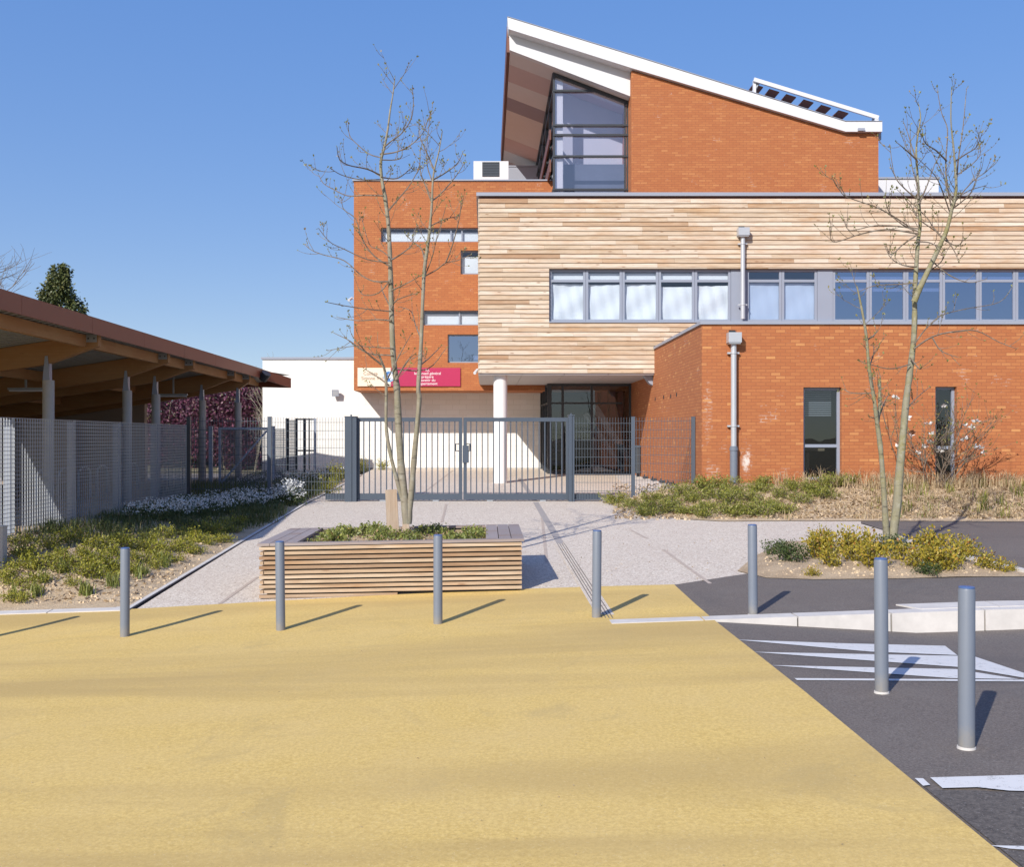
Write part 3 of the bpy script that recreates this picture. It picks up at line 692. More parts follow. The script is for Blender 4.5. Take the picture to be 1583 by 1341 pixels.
def window(x0, x1, z0, z1, y, glass, frame='frame', fw=0.05, mull=(), trans=(), blinds=(), d=0.07, label=None):
    """frame part with pane and blind sub-parts; mull = x positions, trans = z positions"""
    mb = MB(); fm = M[frame]
    mb.box(x0, x0 + fw, y, y + d, z0, z1); mb.box(x1 - fw, x1, y, y + d, z0, z1)
    mb.box(x0 + fw, x1 - fw, y + 0.002, y + d, z0, z0 + fw); mb.box(x0 + fw, x1 - fw, y + 0.002, y + d, z1 - fw, z1)
    for mx in mull: mb.box(mx - fw * 0.5, mx + fw * 0.5, y + 0.003, y + d, z0 + fw, z1 - fw)
    for tz in trans: mb.box(x0 + fw, x1 - fw, y + 0.004, y + d, tz - fw * 0.55, tz + fw * 0.55)
    w = mb.build('window', fm, S)
    if label: w['label'] = label
    mb = MB(); zs = [z0 + fw] + sorted(trans) + [z1 - fw]; xs = [x0 + fw] + sorted(mull) + [x1 - fw]
    for i in range(len(zs) - 1):
        for j in range(len(xs) - 1):
            mb.face([(xs[j], y + d * 0.6, zs[i]), (xs[j + 1], y + d * 0.6, zs[i]), (xs[j + 1], y + d * 0.6, zs[i + 1]), (xs[j], y + d * 0.6, zs[i + 1])])
    mb.build('pane', M[glass], w)
    for (a, b, c, e, wav) in blinds:
        mb = MB(); n = 22; rows = 8
        ph = random.random() * 6
        def yy(x, z): return y + d + 0.05 + (wav * (0.35 * math.sin((x - a) * 19 + ph + (z - c) * 4) + 0.65 * math.sin((x - a) * 5 - (z - c) * 6.5 + ph)) if wav else 0)
        for i in range(n):
            for k in range(rows):
                xa, xb = lerp(a, b, i / n), lerp(a, b, (i + 1) / n); za, zb = lerp(c, e, k / rows), lerp(c, e, (k + 1) / rows)
                mb.face([(xa, yy(xa, za), za), (xb, yy(xb, za), za), (xb, yy(xb, zb), zb), (xa, yy(xa, zb), zb)], 0, 0.5)
        mb.build('curtain' if wav else 'blind', M['cloth'], w)
    return w
def room(x0, x1, y0, y1, z0, z1, mat='inner'):
    mb = MB()
    mb.face([(x0, y1, z0), (x1, y1, z0), (x1, y1, z1), (x0, y1, z1)]); mb.face([(x0, y0, z0), (x1, y0, z0), (x1, y1, z0), (x0, y1, z0)])
    mb.face([(x0, y1, z1), (x1, y1, z1), (x1, y0, z1), (x0, y0, z1)])
    mb.face([(x0, y0, z0), (x0, y1, z0), (x0, y1, z1), (x0, y0, z1)]); mb.face([(x1, y1, z0), (x1, y0, z0), (x1, y0, z1), (x1, y1, z1)])
    return mb.build('interior', M[mat], S)

# --- entrance block (ground floor, right)
BT = PZ(502, GBY)
bw = [(PX(1242, GBY), PX(1301, GBY), PZ(743, GBY), PZ(599, GBY)), (PX(1446, GBY), PX(1479, GBY), PZ(748, GBY), PZ(598, GBY))]
bw += [(14.2, 15.0, bw[0][2], bw[0][3])]
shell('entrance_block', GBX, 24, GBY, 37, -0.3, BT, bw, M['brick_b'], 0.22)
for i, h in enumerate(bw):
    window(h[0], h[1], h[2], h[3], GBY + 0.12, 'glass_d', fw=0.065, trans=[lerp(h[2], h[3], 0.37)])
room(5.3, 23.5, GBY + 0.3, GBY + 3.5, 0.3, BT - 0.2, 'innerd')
# things glimpsed inside the first window
mb = MB()
zt = bw[0][3]
for k in range(12): mb.box(bw[0][0] + 0.06, bw[0][1] - 0.1, GBY + 0.42, GBY + 0.46, zt - 0.10 - k * 0.05, zt - 0.075 - k * 0.05)
mb.build('venetian_blind', M['inner'], S)
mb = MB()
mb.box(bw[0][1] - 0.45, bw[0][1] - 0.37, GBY + 1.2, GBY + 1.28, 0.5, bw[0][2] + 0.62); mb.box(bw[0][0] - 0.2, bw[0][1], GBY + 1.2, GBY + 1.9, bw[0][2] + 0.66, bw[0][2] + 0.72)
mb.build('desk', M['oldboard'], S)
mb = MB()
mb.box(GBX - 0.04, 24, GBY - 0.05, GBY + 0.35, BT + 0.003, BT + 0.075); mb.box(GBX - 0.04, GBX + 0.3, GBY + 0.353, BY - 0.06, BT + 0.003, BT + 0.075)
mb.build('block_coping', M['cop'], S)
# weep holes in the side wall
mb = MB()
for (px, py) in ((1013, 617), (1026, 614), (1037, 612.5), (1046, 610)):
    D = F * GBX / (px - CX); z = PZ(py, D)
    mb.box(GBX - 0.006, GBX + 0.02, D - 0.06, D + 0.06, z - 0.055, z + 0.045)
mb.build('wall_vent', M['black'], S)
# --- timber volume over it
BXL, BXR = PX(739.5, BY), 24.0
BZ0, BZ1 = PZ(577, BY), PZ(303.5, BY)
ox0, oz0, oz1 = PX(849, BY), PZ(497.5, BY), PZ(415.5, BY)
shell('timber_volume', BXL + 0.03, BXR, BY + 0.03, WY + 6, BZ0 + 0.02, BZ1 - 0.02, [(ox0, BXR - 0.4, oz0, oz1)], M['brown'], 0.2)
mb = MB()
pitch = 0.1352; nrow = int((BZ1 - BZ0) / pitch + 0.5)
for k in range(nrow):
    z0 = BZ0 + k * pitch; z1 = min(z0 + pitch, BZ1) - 0.004
    z0k, z1k = z0, z1
    segs = [(BXL, BXR, z0, z1)]
    if z1 > oz0 - 0.03 and z0 < oz1:
        segs = [(BXL, ox0, z0, z1)]
        if z0 < oz0 - 0.05: segs.append((ox0, BXR, z0, min(z1, oz0 - 0.034)))
        if z1 > oz1 + 0.01: segs.append((ox0, BXR, max(z0, oz1), z1))
    for a, b, z0, z1 in segs:
        x = a - random.uniform(0, 2)
        while x < b:
            ln = random.uniform(0.9, 3.9); xa, xb = max(a, x), min(b, x + ln); x += ln
            if xb - xa < 0.02: continue
            yb, yt = BY - random.uniform(0.016, 0.022), BY + 0.010
            mb.hexa([(xa, yb, z0), (xb - 0.003, yb, z0), (xb - 0.003, BY + 0.028, z0), (xa, BY + 0.028, z0), (xa, yt, z1), (xb - 0.003, yt, z1), (xb - 0.003, BY + 0.028, z1), (xa, BY + 0.028, z1)], 0, random.random() ** 1.35)
mb.build('timber_cladding', M['timber'], S)
mb = MB()
for k in range(nrow):
    z0 = BZ0 + k * pitch; z1 = z0 + pitch - 0.004
    mb.hexa([(BXL - 0.012, BY - 0.01, z0), (BXL + 0.028, BY - 0.01, z0), (BXL + 0.028, WY - 0.01, z0), (BXL - 0.012, WY - 0.01, z0), (BXL + 0.01, BY - 0.01, z1), (BXL + 0.028, BY - 0.01, z1), (BXL + 0.028, WY - 0.01, z1), (BXL + 0.01, WY - 0.01, z1)], 0, random.random() ** 1.5)
mb.build('side_cladding', M['timber'], S)
mb = MB()
mb.box(BXL - 0.06, BXR, BY - 0.06, BY + 0.4, BZ1 + 0.004, BZ1 + 0.105); mb.box(BXL - 0.06, BXL + 0.3, BY + 0.403, WY - 0.06, BZ1 + 0.004, BZ1 + 0.105)
mb.build('roof_coping', M['cop'], S)
mb = MB()
xs_ = [BXL, 1.05, 2.3, 3.6, GBX]
for a, b in zip(xs_[:-1], xs_[1:]): mb.box(a + 0.006, b - 0.006, BY + 0.035, WY - 0.006, BZ0 - 0.05, BZ0 + 0.012)
mb.build('soffit_panel', M['soffit'], S)
# strip of windows
wy = BY + 0.10
def unit(pa, pb, glass, curtain=None, dark=False):
    a, b = PX(pa, BY), PX(pb, BY); tz = PZ(433.5, BY)
    bl = []
    if curtain == 'cloth':
        bl = [(a + 0.02, b - 0.02, oz0 + 0.04, tz - random.uniform(0.07, 0.20), random.uniform(0.016, 0.042)), (a + 0.02, b - 0.02, tz + 0.02, oz1 - 0.10, 0.0)]
    elif curtain == 'half': bl = [(a + 0.05, b - 0.05, tz - 0.30, tz - 0.20, 0.0), (a + 0.05, b - 0.05, tz + 0.05, tz + 0.14, 0.0)]
    elif curtain == 'top': bl = [(a + 0.05, b - 0.05, tz + 0.05, tz + 0.14, 0.0)]
    elif curtain == 'pale': bl = [(a + 0.02, b - 0.02, oz0 + 0.05, tz - 0.05, 0.012)]
    window(a + 0.004, b - 0.004, oz0 + 0.01, oz1 - 0.01, wy, glass, fw=0.07, trans=[tz], blinds=bl)
ed = [849, 906, 962.5, 1019, 1075, 1131]
for a, b in zip(ed[:-1], ed[1:]): unit(a, b, 'glass', 'cloth')
for a, b in ((1155, 1210), (1210, 1265)): unit(a, b, 'glass_m', 'pale')
ed = [1289 + 56.8 * k for k in range(8)]
for k, (a, b) in enumerate(zip(ed[:-1], ed[1:])): unit(a, b, 'glass_b', 'half' if k < 3 else 'top')
mb = MB()
for a, b in ((1131, 1155), (1265, 1289)): mb.box(PX(a, BY) + 0.003, PX(b, BY) - 0.003, wy - 0.02, wy + 0.08, oz0 + 0.01, oz1 - 0.01)
mb.box(ox0, BXR - 0.4, BY - 0.03, wy - 0.003, oz0 - 0.03, oz0 + 0.008)
mb.build('window_panel', M['frame'], S)
room(ox0 - 0.3, BXR - 0.5, wy + 0.3, wy + 4.5, oz0 - 0.5, oz1 + 0.3)
# column under the timber volume
mb = MB(); cxx = PX(773.5, 30.85)
mb.cyl(cxx, 30.85, 0.3, BZ0 - 0.045, 0.205, 40)
mb.build('column', M['column'], S, smooth=True)
# --- brick wing
wz0, wz1 = PZ(604, WY), PZ(280, WY)
wins = [(589, 790, 352, 374), (712, 790, 387, 424), (654, 790, 480, 503), (692, 790, 517, 561)]
hw = [(PX(a, WY), PX(b, WY), PZ(d, WY), PZ(c, WY)) for a, b, c, d in wins]
shell('brick_wing', PX(547, WY), 8.5, WY, 47, wz0, wz1, hw, M['brick'], 0.2)
h = hw[0]; mx = [PX(697, WY), PX(714, WY)]
window(*h, WY + 0.12, 'glass', fw=0.045, mull=mx, blinds=[(h[0] + 0.05, h[1], h[2] + 0.03, h[3] - 0.12, 0.0)])
h = hw[1]; window(*h, WY + 0.12, 'glass', fw=0.05, blinds=[(h[0] + 0.05, h[1], h[2] + 0.05, h[3] - 0.2, 0.01)])
h = hw[2]; window(*h, WY + 0.12, 'glass', fw=0.045, mull=[PX(710, WY)], blinds=[(h[0] + 0.05, h[1], h[2] + 0.03, h[3] - 0.10, 0.0)])
h = hw[3]; window(*h, WY + 0.12, 'glass_b', fw=0.05, blinds=[(h[0] + 0.9, h[1], h[2] + 0.12, h[2] + 0.26, 0.0)])
room(PX(547, WY) + 0.3, 8.3, WY + 0.35, WY + 4, wz0 + 0.3, wz1 - 0.3)
mb = MB(); mb.box(PX(547, WY) - 0.05, 8.5, WY - 0.05, WY + 0.3, wz1 + 0.003, wz1 + 0.05); mb.box(PX(547, WY) - 0.05, PX(547, WY) + 0.25, WY + 0.303, 47, wz1 + 0.003, wz1 + 0.05)
mb.build('wing_coping', M['cop'], S)
mb = MB(); mb.box(0.9, 2.4, 46.0, 46.6, wz1, PZ(258, 46)); mb.box(0.88, 2.42, 45.97, 46.6, PZ(258, 46) + 0.003, PZ(258, 46) + 0.06)
mb.build('roof_upstand', M['cop'], S)
# --- white hall under the wing
shell('white_hall', PX(406, HY), 9, HY, 52, 0.3, PZ(556, HY), [], M['white_block'])
mb = MB(); mb.box(PX(406, HY) - 0.05, PX(547, HY) + 0.6, HY - 0.05, HY + 0.3, PZ(556, HY) + 0.003, PZ(552.5, HY)); mb.build('hall_coping', M['cop'], S)
mb = MB(); mb.box(PX(500, HY), PX(838, HY), HY - 0.03, HY - 0.003, 0.5, PZ(723.5, HY)); mb.build('plinth', M['concrete'], S)
# --- white rooftop box on the right
D = 37.0
mb = MB(); mb.box(PX(1352, D), PX(1451, D), D, D + 5, 9, PZ(277, D)); mb.build('rooftop_room', M['white'], S)
mb = MB(); mb.box(PX(1352, D), PX(1452.5, D), D - 0.04, D + 5, PZ(277, D) + 0.003, PZ(274, D)); mb.build('rooftop_coping', M['cop'], S)
# --- tower
TY = 34.0; TB = 50.0
def XZ(px, py, D=TY): return (PX(px, D), PZ(py, D))
mb = MB()
zb = BZ1 - 0.3
p1, p2, p3 = XZ(976, 109), XZ(1305, 206), XZ(1358, 206)
mb.prism([(p1[0], zb), (p3[0], zb), p3, p2, p1], TY, TB, 0)
mb.build('brick_tower', M['brick'], S)
mb = MB()
mb.prism([XZ(786, 47.5), XZ(977, 108), XZ(1305, 205.5), XZ(1361, 205.5), XZ(1361, 190.5), XZ(1305, 190.5), XZ(978, 89), XZ(784.2, 29.5)], TY - 0.16, TB)
mb.build('tower_roof', M['white'], S)
mb = MB(); mb.prism([XZ(784.5, 29), XZ(978, 88.4), XZ(1305, 189.8), XZ(1361, 189.8), XZ(1361, 188.9), XZ(1305, 188.9), XZ(978, 87.2), XZ(784, 28)], TY - 0.18, TB); mb.build('roof_trim', M['cop'], S)
TL = TY + 0.28
mb = MB(); mb.prism([XZ(788, 77, TL), XZ(975.5, 149, TL), XZ(975.5, 108.5, TL), XZ(787, 49, TL)], TL, TL + 0.25); mb.build('lower_fascia', M['white'], S)
mb = MB(); xl = PX(786.5, TL)
a = XZ(787, 49, TL); b = XZ(788, 77, TL)
mb.box(xl - 0.06, xl + 0.03, TL + 0.252, TB - 0.5, b[1] + 0.02, a[1] + 0.3); mb.build('soffit_edge_trim', M['brown'], S)
sm = plain('soffit_board_beige', (0.70, 0.64, 0.61), 0.7, var=0.05), plain('soffit_board_rose', (0.60, 0.44, 0.41), 0.7, var=0.05), plain('soffit_board_mauve', (0.34, 0.28, 0.31), 0.7, var=0.05)
mb = MB()
c0 = XZ(788.5, 77.3, TL); c1 = XZ(975.5, 149.3, TL)
for (y0, y1, mi) in ((34.53, 35.6, 0), (35.6, 37.3, 1), (37.3, 39, 0), (39, 40.5, 2), (40.5, 44.2, 0), (44.2, 46.2, 1), (46.2, 47.8, 0), (47.8, 49.5, 1)):
    mb.hexa([(c0[0], y0, c0[1]), (c1[0], y0, c1[1]), (c1[0], y1 - 0.006, c1[1]), (c0[0], y1 - 0.006, c0[1]), (c0[0], y0, c0[1] + 0.1), (c1[0], y0, c1[1] + 0.1), (c1[0], y1 - 0.006, c1[1] + 0.1), (c0[0], y1 - 0.006, c0[1] + 0.1)], mi)
mb.build('tower_soffit', list(sm), S)
GY = 34.75
gx0, gx1 = PX(855, GY), PX(973, GY)
def sof(x): return lerp(c0[1], c1[1], (x - c0[0]) / (c1[0] - c0[0]))
gz0 = BZ1 - 0.2
mb = MB()
def post(x, w, y=GY, d=0.10): mb.box(x - w / 2, x + w / 2, y, y + d, gz0, sof(x) - 0.01)
post(gx0 + 0.03, 0.07); post(gx1 - 0.04, 0.07); post(PX(966.5, GY), 0.05, GY + 0.01)
mb.prism([(gx0, sof(gx0) - 0.11), (gx1, sof(gx1) - 0.11), (gx1, sof(gx1) - 0.004), (gx0, sof(gx0) - 0.004)], GY - 0.01, GY + 0.09)
for py in (140, 193.5, 208.5, 241.5, 293):
    z = PZ(py, GY); xr = gx1
    while sof(xr) - 0.06 < z + 0.03 and xr > gx0: xr -= 0.02
    mb.box(gx0, xr, GY - 0.03, GY + 0.06, z - 0.035, z + 0.03)
gl = mb.build('tower_glazing', M['dark'], S)
mb = MB(); mb.face([(gx0 + 0.06, GY + 0.07, gz0), (gx1 - 0.04, GY + 0.07, gz0), (gx1 - 0.04, GY + 0.07, sof(gx1) - 0.05), (gx0 + 0.06, GY + 0.07, sof(gx0) - 0.05)]); mb.build('pane', M['glass_t'], gl)
mb = MB(); yy = GY + 0.12
zt = sof(gx0) - 0.02
for k in range(7): mb.box(gx0, gx0 + 0.07, GY + 0.12 + k * 2.05, GY + 0.19 + k * 2.05, gz0, zt)
for py in (113, 140, 193.5, 241.5, 293): 
    z = PZ(py, GY); mb.box(gx0 - 0.02, gx0 + 0.06, GY + 0.1, 48.5, z - 0.04, z + 0.04)
sg = mb.build('side_glazing', M['dark'], S)
mb = MB(); mb.face([(gx0 + 0.05, 48.5, gz0), (gx0 + 0.05, GY + 0.1, gz0), (gx0 + 0.05, GY + 0.1, zt), (gx0 + 0.05, 48.5, zt)]); mb.build('pane', M['glass_t'], sg)
mb = MB()
for ya, yb_ in ((196, 212), (243, 262)): mb.box(gx0 - 0.10, gx0 - 0.05, GY + 0.3, 44, PZ(yb_, GY), PZ(ya, GY))
mb.build('side_louvre', M['brown'], sg)
# inside of the tower: white pillar, pale back wall, sloping ceiling
mb = MB(); mb.box(gx0 + 0.08, PX(870.5, GY), GY + 0.12, GY + 0.3, gz0, zt - 0.1); mb.build('interior_pillar', M['white'], S)
mb = MB(); mb.prism([(PX(871, GY), gz0), (gx1 + 0.1, gz0), (gx1 + 0.1, sof(gx1) - 0.02), (PX(871, GY), sof(PX(871, GY)) - 0.02)], GY + 1.5, GY + 1.6); mb.build('interior', M['tower_in'], S)
# roof pergola
mb = MB(); mb.box(PX(871, GY), gx1, GY + 0.9, GY + 1.0, gz0, PZ(243, GY)); mb.build('reflection_backing', M['tower_reflection'], S)  # added dark blue panel, imitates the reflection low in the tower glass
mb = MB()
q0, q1 = XZ(1164, 124.5), XZ(1356, 183.5)
mb.bar((q0[0], TY - 0.1, q0[1]), (q1[0], TY - 0.1, q1[1]), 0.08, 0.125); 
mb.bar((q0[0], TY + 1.34, q0[1] - 0.1), (q1[0], TY + 1.34, q1[1] - 0.1), 0.05, 0.05)
mb.box(q1[0] - 0.12, q1[0], TY - 0.13, TY - 0.05, PZ(191, TY), q1[1]); mb.box(PX(1164, TY), PX(1168, TY), TY - 0.06, TY + 0.05, PZ(146, TY), q0[1])
pg = mb.build('roof_pergola', M['white'], S)
mb = MB()
mb.bar((PX(1174, TY), TY - 0.05, PZ(124, TY)), (PX(1162, TY), TY + 0.1, PZ(148, TY)), 0.06, 0.10); mb.bar((PX(1350, TY), TY, PZ(183, TY)), (PX(1349, TY), TY + 0.1, PZ(190, TY)), 0.05, 0.05)
mb.build('bracket', M['galv'], pg)
dxz = Vector((q1[0] - q0[0], 0, q1[1] - q0[1])); ln = dxz.length; dxz.normalize()
for px in (1172, 1197, 1223, 1250, 1277, 1304):
    t = (PX(px, TY) - q0[0]) / dxz.x; c = Vector((q0[0], 0, q0[1])) + dxz * t; c.z -= 0.1
    mb = MB(); a, b = c - dxz * 0.17, c + dxz * 0.17
    mb.hexa([(a.x, TY, a.z - 0.03), (b.x, TY, b.z - 0.03), (b.x, TY + 1.3, b.z - 0.03), (a.x, TY + 1.3, a.z - 0.03), (a.x, TY, a.z), (b.x, TY, b.z), (b.x, TY + 1.3, b.z), (a.x, TY + 1.3, a.z)])
    mb.build('slat', M['brown'], pg)
mb = MB(); mb.box(PX(1323, TY), PX(1333, TY), TY - 0.24, TY - 0.163, PZ(205, TY), PZ(201, TY)); mb.box(PX(1359, TY), PX(1366, TY), TY + 0.2, TY + 0.35, PZ(213, TY), PZ(201, TY)); mb.build('overflow_outlet', M['cop'], S)
# rainwater pipes
def pipe(px, py_top, py_bot, y, ptop, pbot, name='downpipe', sleeve=None, hopw=8.5):
    D = y
    x = PX(px, D); r = 0.066
    mb = MB(); mb.cyl(x, y - 0.11, PZ(py_bot, D), PZ(pbot, D), r, 20)
    for z in (PZ(pbot, D) - 0.25, PZ(py_bot, D) + (1.3 if sleeve else 0.4)): mb.cyl(x, y - 0.11, z, z + 0.04, r + 0.012, 20); mb.box(x - r - 0.07, x + r + 0.07, y - 0.09, y - 0.02, z, z + 0.04)
    p = mb.build(name, M['zinc'], S, smooth=True)
    mb = MB(); hx = hopw * D / F
    mb.box(x - hx, x + hx, y - 0.26, y - 0.02, PZ(pbot, D), PZ(ptop, D)); mb.box(x - hx + 0.02, x + hx - 0.02, y - 0.24, y - 0.04, PZ(pbot, D) - 0.03, PZ(pbot, D) - 0.003)
    mb.build('hopper', M['zinc'], p)
    mb = MB(); mb.box(x - hx * 0.6, x + hx * 0.4, y - 0.03, y - 0.004, PZ(ptop, D) + 0.004, PZ(ptop, D) + 0.07); mb.build('outlet', M['black'], p)
    if sleeve:
        mb = MB(); mb.cyl(x, y - 0.11, PZ(py_bot, D) - 0.2, PZ(sleeve, D), r + 0.02, 20); mb.cyl(x, y - 0.11, PZ(sleeve, D) - 0.1, PZ(sleeve, D) - 0.04, r + 0.032, 20); mb.build('sleeve', M['bollard'], p, smooth=True)
pipe(1147, 0, 494, BY, 354, 366)
pipe(1132.5, 0, 748, GBY, 515.5, 531, sleeve=690, hopw=10)
# entrance glazing under the soffit
EY = 35.3
e0, e1 = PX(850, EY), GBX - 0.02
ez0, ez1 = 0.72, BZ0 - 0.06
mb = MB()
for px in (851, 870, 915, 974.5): mb.box(PX(px, EY) - 0.04, PX(px, EY) + 0.04, EY, EY + 0.09, ez0, ez1)
mb.box(e0, e1, EY + 0.004, EY + 0.08, ez1 - 0.08, ez1 - 0.002); mb.box(e0, e1, EY + 0.004, EY + 0.08, ez0, ez0 + 0.12)
zt2 = PZ(623.5, EY); mb.box(e0, PX(962, EY), EY + 0.006, EY + 0.08, zt2 - 0.03, zt2 + 0.03)
for py in (683, 697): mb.box(PX(853, EY), PX(869, EY), EY - 0.06, EY - 0.02, PZ(py, EY) - 0.025, PZ(py, EY) + 0.025)
x38 = PX(837, HY - 0.05)
for k in range(4):
    t = k / 3.0; yy = lerp(EY + 0.05, HY - 0.06, t); xx = lerp(e0 - 0.04, x38, t); mb.box(xx - 0.04, xx + 0.04, yy - 0.04, yy + 0.04, ez0, ez1)
for z in (ez1 - 0.05, zt2, ez0 + 0.06): mb.bar((e0 - 0.04, EY + 0.05, z), (x38, HY - 0.06, z), 0.06, 0.06)
eg = mb.build('entrance_glazing', M['dark'], S)
mb = MB(); mb.face([(e0, EY + 0.05, ez0), (e1, EY + 0.05, ez0), (e1, EY + 0.05, ez1), (e0, EY + 0.05, ez1)])
mb.face([(x38, HY - 0.06, ez0), (e0 - 0.04, EY + 0.05, ez0), (e0 - 0.04, EY + 0.05, ez1), (x38, HY - 0.06, ez1)]); mb.build('pane', M['glass_d'], eg)
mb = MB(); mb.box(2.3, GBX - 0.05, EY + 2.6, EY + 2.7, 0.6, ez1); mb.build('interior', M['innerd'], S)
mb = MB(); a = P(918, 628, EY + 1.2); b = P(972, 712, EY + 1.2); mb.bar(a, b, 1.0, 0.16); a = P(905, 640, EY + 1.9); mb.bar(a, P(962, 726, EY + 1.9), 1.0, 0.10); mb.build('interior_stair', M['inner'], S)
for k, px in enumerate((915, 930, 943, 955)):
    mb = MB(); q = PX(px, EY + 1.9); mb.box(q, q + 0.20, EY + 1.9, EY + 1.95, ez0, ez1); mb.build('reflected_stripe', M['red_reflection'], S)  # pink strips imitate red stripes reflected in the entrance glass
# raised concrete strip by the side wall
mb = MB(); mb.hexa([(3.7, 24.7, 0.1), (GBX - 0.01, 24.7, 0.1), (GBX - 0.01, 35.1, 0.1), (4.3, 35.1, 0.1), (3.7, 24.7, 0.52), (GBX - 0.01, 24.7, 0.74), (GBX - 0.01, 35.1, 0.76), (4.3, 35.1, 0.755)])
tag(mb.build('concrete_ramp', M['kerb']), kind='structure')

# ------------------------------------------------------------------ things fixed to the building
D = WY - 0.012
sg = thing('school_sign', (PX(632, D), D, PZ(598, D)), 'long cream and crimson name sign on the brick wing behind the planter tree', 'sign')
mb = MB(); mb.box(PX(553, D), PX(604, D), D - 0.04, D, PZ(597.5, D), PZ(569, D)); mb.build('cream_panel', M['cream'], sg)
mb = MB(); mb.box(PX(604, D) + 0.004, PX(711.7, D), D - 0.04, D, PZ(597.5, D), PZ(569, D)); mb.build('crimson_panel', M['crimson'], sg)
def text(body, cx, cz, size, mat, parent, y, align='CENTER'):
    cu = bpy.data.curves.new('lettering', 'FONT'); cu.body = body; cu.size = size; cu.align_x = align; cu.extrude = 0.002
    tmp = bpy.data.objects.new('tmp_text', cu); COL.objects.link(tmp)
    bpy.context.view_layer.update()
    me = bpy.data.meshes.new_from_object(tmp.evaluated_get(bpy.context.evaluated_depsgraph_get()))
    bpy.data.objects.remove(tmp)
    me.transform(Matrix.Translation(Vector((cx, y, cz)) - Vector(parent['_o'])) @ Matrix.Rotation(R(90), 4, 'X'))
    me.materials.clear(); me.materials.append(mat); me.name = 'lettering'
    o = bpy.data.objects.new('lettering', me); COL.objects.link(o); o.parent = parent
    return o
px2 = lambda p: PX(p, D)
text('Collège', px2(573), PZ(580.3, D), 0.165, M['signbrown'], sg, D - 0.043)
text('Simone Veil', px2(576), PZ(587.5, D), 0.165, M['signbrown'], sg, D - 0.043)
for i, t in enumerate(('Ici,', 'le conseil général', 'prépare', "l'avenir du", 'département')):
    text(t, px2(661), PZ(574.3 + i * 5.25, D), 0.135, M['signtext'], sg, D - 0.043)
mb = MB(); ex, ez, er = px2(601.5), PZ(582.5, D), 0.19
def arc(r0, r1, a0, a1, mi, y, dx=0, dz=0):
    n = 20
    for k in range(n):
        a, b = lerp(a0, a1, k / n), lerp(a0, a1, (k + 1) / n)
        mb.face([(ex + dx + r0 * math.cos(a), y, ez + dz + r0 * math.sin(a)), (ex + dx + r1 * math.cos(a), y, ez + dz + r1 * math.sin(a)), (ex + dx + r1 * math.cos(b), y, ez + dz + r1 * math.sin(b)), (ex + dx + r0 * math.cos(b), y, ez + dz + r0 * math.sin(b))], mi)
arc(0, 0.20, 0, 6.2832, 1, D - 0.043); arc(0.06, 0.17, 0.3, 5.6, 0, D - 0.046); arc(0, 0.075, 0, 6.2832, 2, D - 0.049, 0.03, 0.02); arc(0.10, 0.15, -1.2, 1.4, 2, D - 0.049)
mb.build('emblem', [M['sblue'], M['slight'], M['signtext']], sg)

fy = HY
fl = thing('floodlight', (PX(520, fy), fy, PZ(609, fy)), 'small grey floodlight on the white wall left of the sign', 'floodlight')
mb = MB(); c = Vector((PX(520, fy), fy - 0.22, PZ(608.5, fy))); mb.hexa([(c.x - 0.13, c.y - 0.02, c.z - 0.12), (c.x + 0.13, c.y - 0.02, c.z - 0.12), (c.x + 0.1, c.y + 0.12, c.z - 0.06), (c.x - 0.1, c.y + 0.12, c.z - 0.06), (c.x - 0.13, c.y - 0.06, c.z + 0.12), (c.x + 0.13, c.y - 0.06, c.z + 0.12), (c.x + 0.1, c.y + 0.1, c.z + 0.1), (c.x - 0.1, c.y + 0.1, c.z + 0.1)])
mb.build('housing', M['frame'], fl)
mb = MB(); mb.face([(c.x - 0.10, c.y - 0.027, c.z - 0.09), (c.x + 0.10, c.y - 0.027, c.z - 0.09), (c.x + 0.10, c.y - 0.062, c.z + 0.09), (c.x - 0.10, c.y - 0.062, c.z + 0.09)]); mb.build('lens', M['zinc'], fl)
mb = MB(); mb.bar((c.x, c.y + 0.1, c.z), (c.x, fy, c.z), 0.04, 0.04); mb.build('bracket', M['dark'], fl)

lx = GBX
lD = F * GBX / (1008 - CX); lz = PZ(585, lD)
wl = thing('wall_lamp', (lx, lD, lz), 'grey wedge shaped lamp on the side of the entrance block under the soffit', 'wall lamp')
mb = MB(); mb.hexa([(lx - 0.10, lD - 0.16, lz - 0.16), (lx - 0.002, lD - 0.16, lz - 0.22), (lx - 0.002, lD + 0.16, lz - 0.22), (lx - 0.10, lD + 0.16, lz - 0.16), (lx - 0.30, lD - 0.16, lz + 0.12), (lx - 0.002, lD - 0.16, lz + 0.14), (lx - 0.002, lD + 0.16, lz + 0.14), (lx - 0.30, lD + 0.16, lz + 0.12)])
mb.build('shade', M['cop'], wl)
mb = MB(); mb.box(lx - 0.02, lx - 0.001, lD - 0.2, lD + 0.2, lz + 0.143, lz + 0.18); mb.build('back_plate', M['dark'], wl)
def stub(name, px, py, y, label, dx):
    t = thing(name, P(px, py, y), label, 'security camera'); c = P(px, py, y)
    mb = MB(); mb.tube([c + Vector((-dx, -0.16, -0.05)), c + Vector((dx * 0.4, 0.10, 0.06))], 0.045, 12); mb.build('body', M['white'], t, smooth=True)
    mb = MB(); mb.tube([c + Vector((dx * 0.4, 0.06, 0.05)), c + Vector((abs(dx) * 2.2, 0.06, 0.02))], 0.02, 8); mb.build('arm', M['white'], t)
stub('security_camera', 542.5, 463, WY + 0.1, 'tiny white camera on the left corner of the brick wing', 0.06)
stub('security_camera', 737, 575, BY + 0.3, 'tiny white camera at the lower left corner of the timber facade', 0.06)

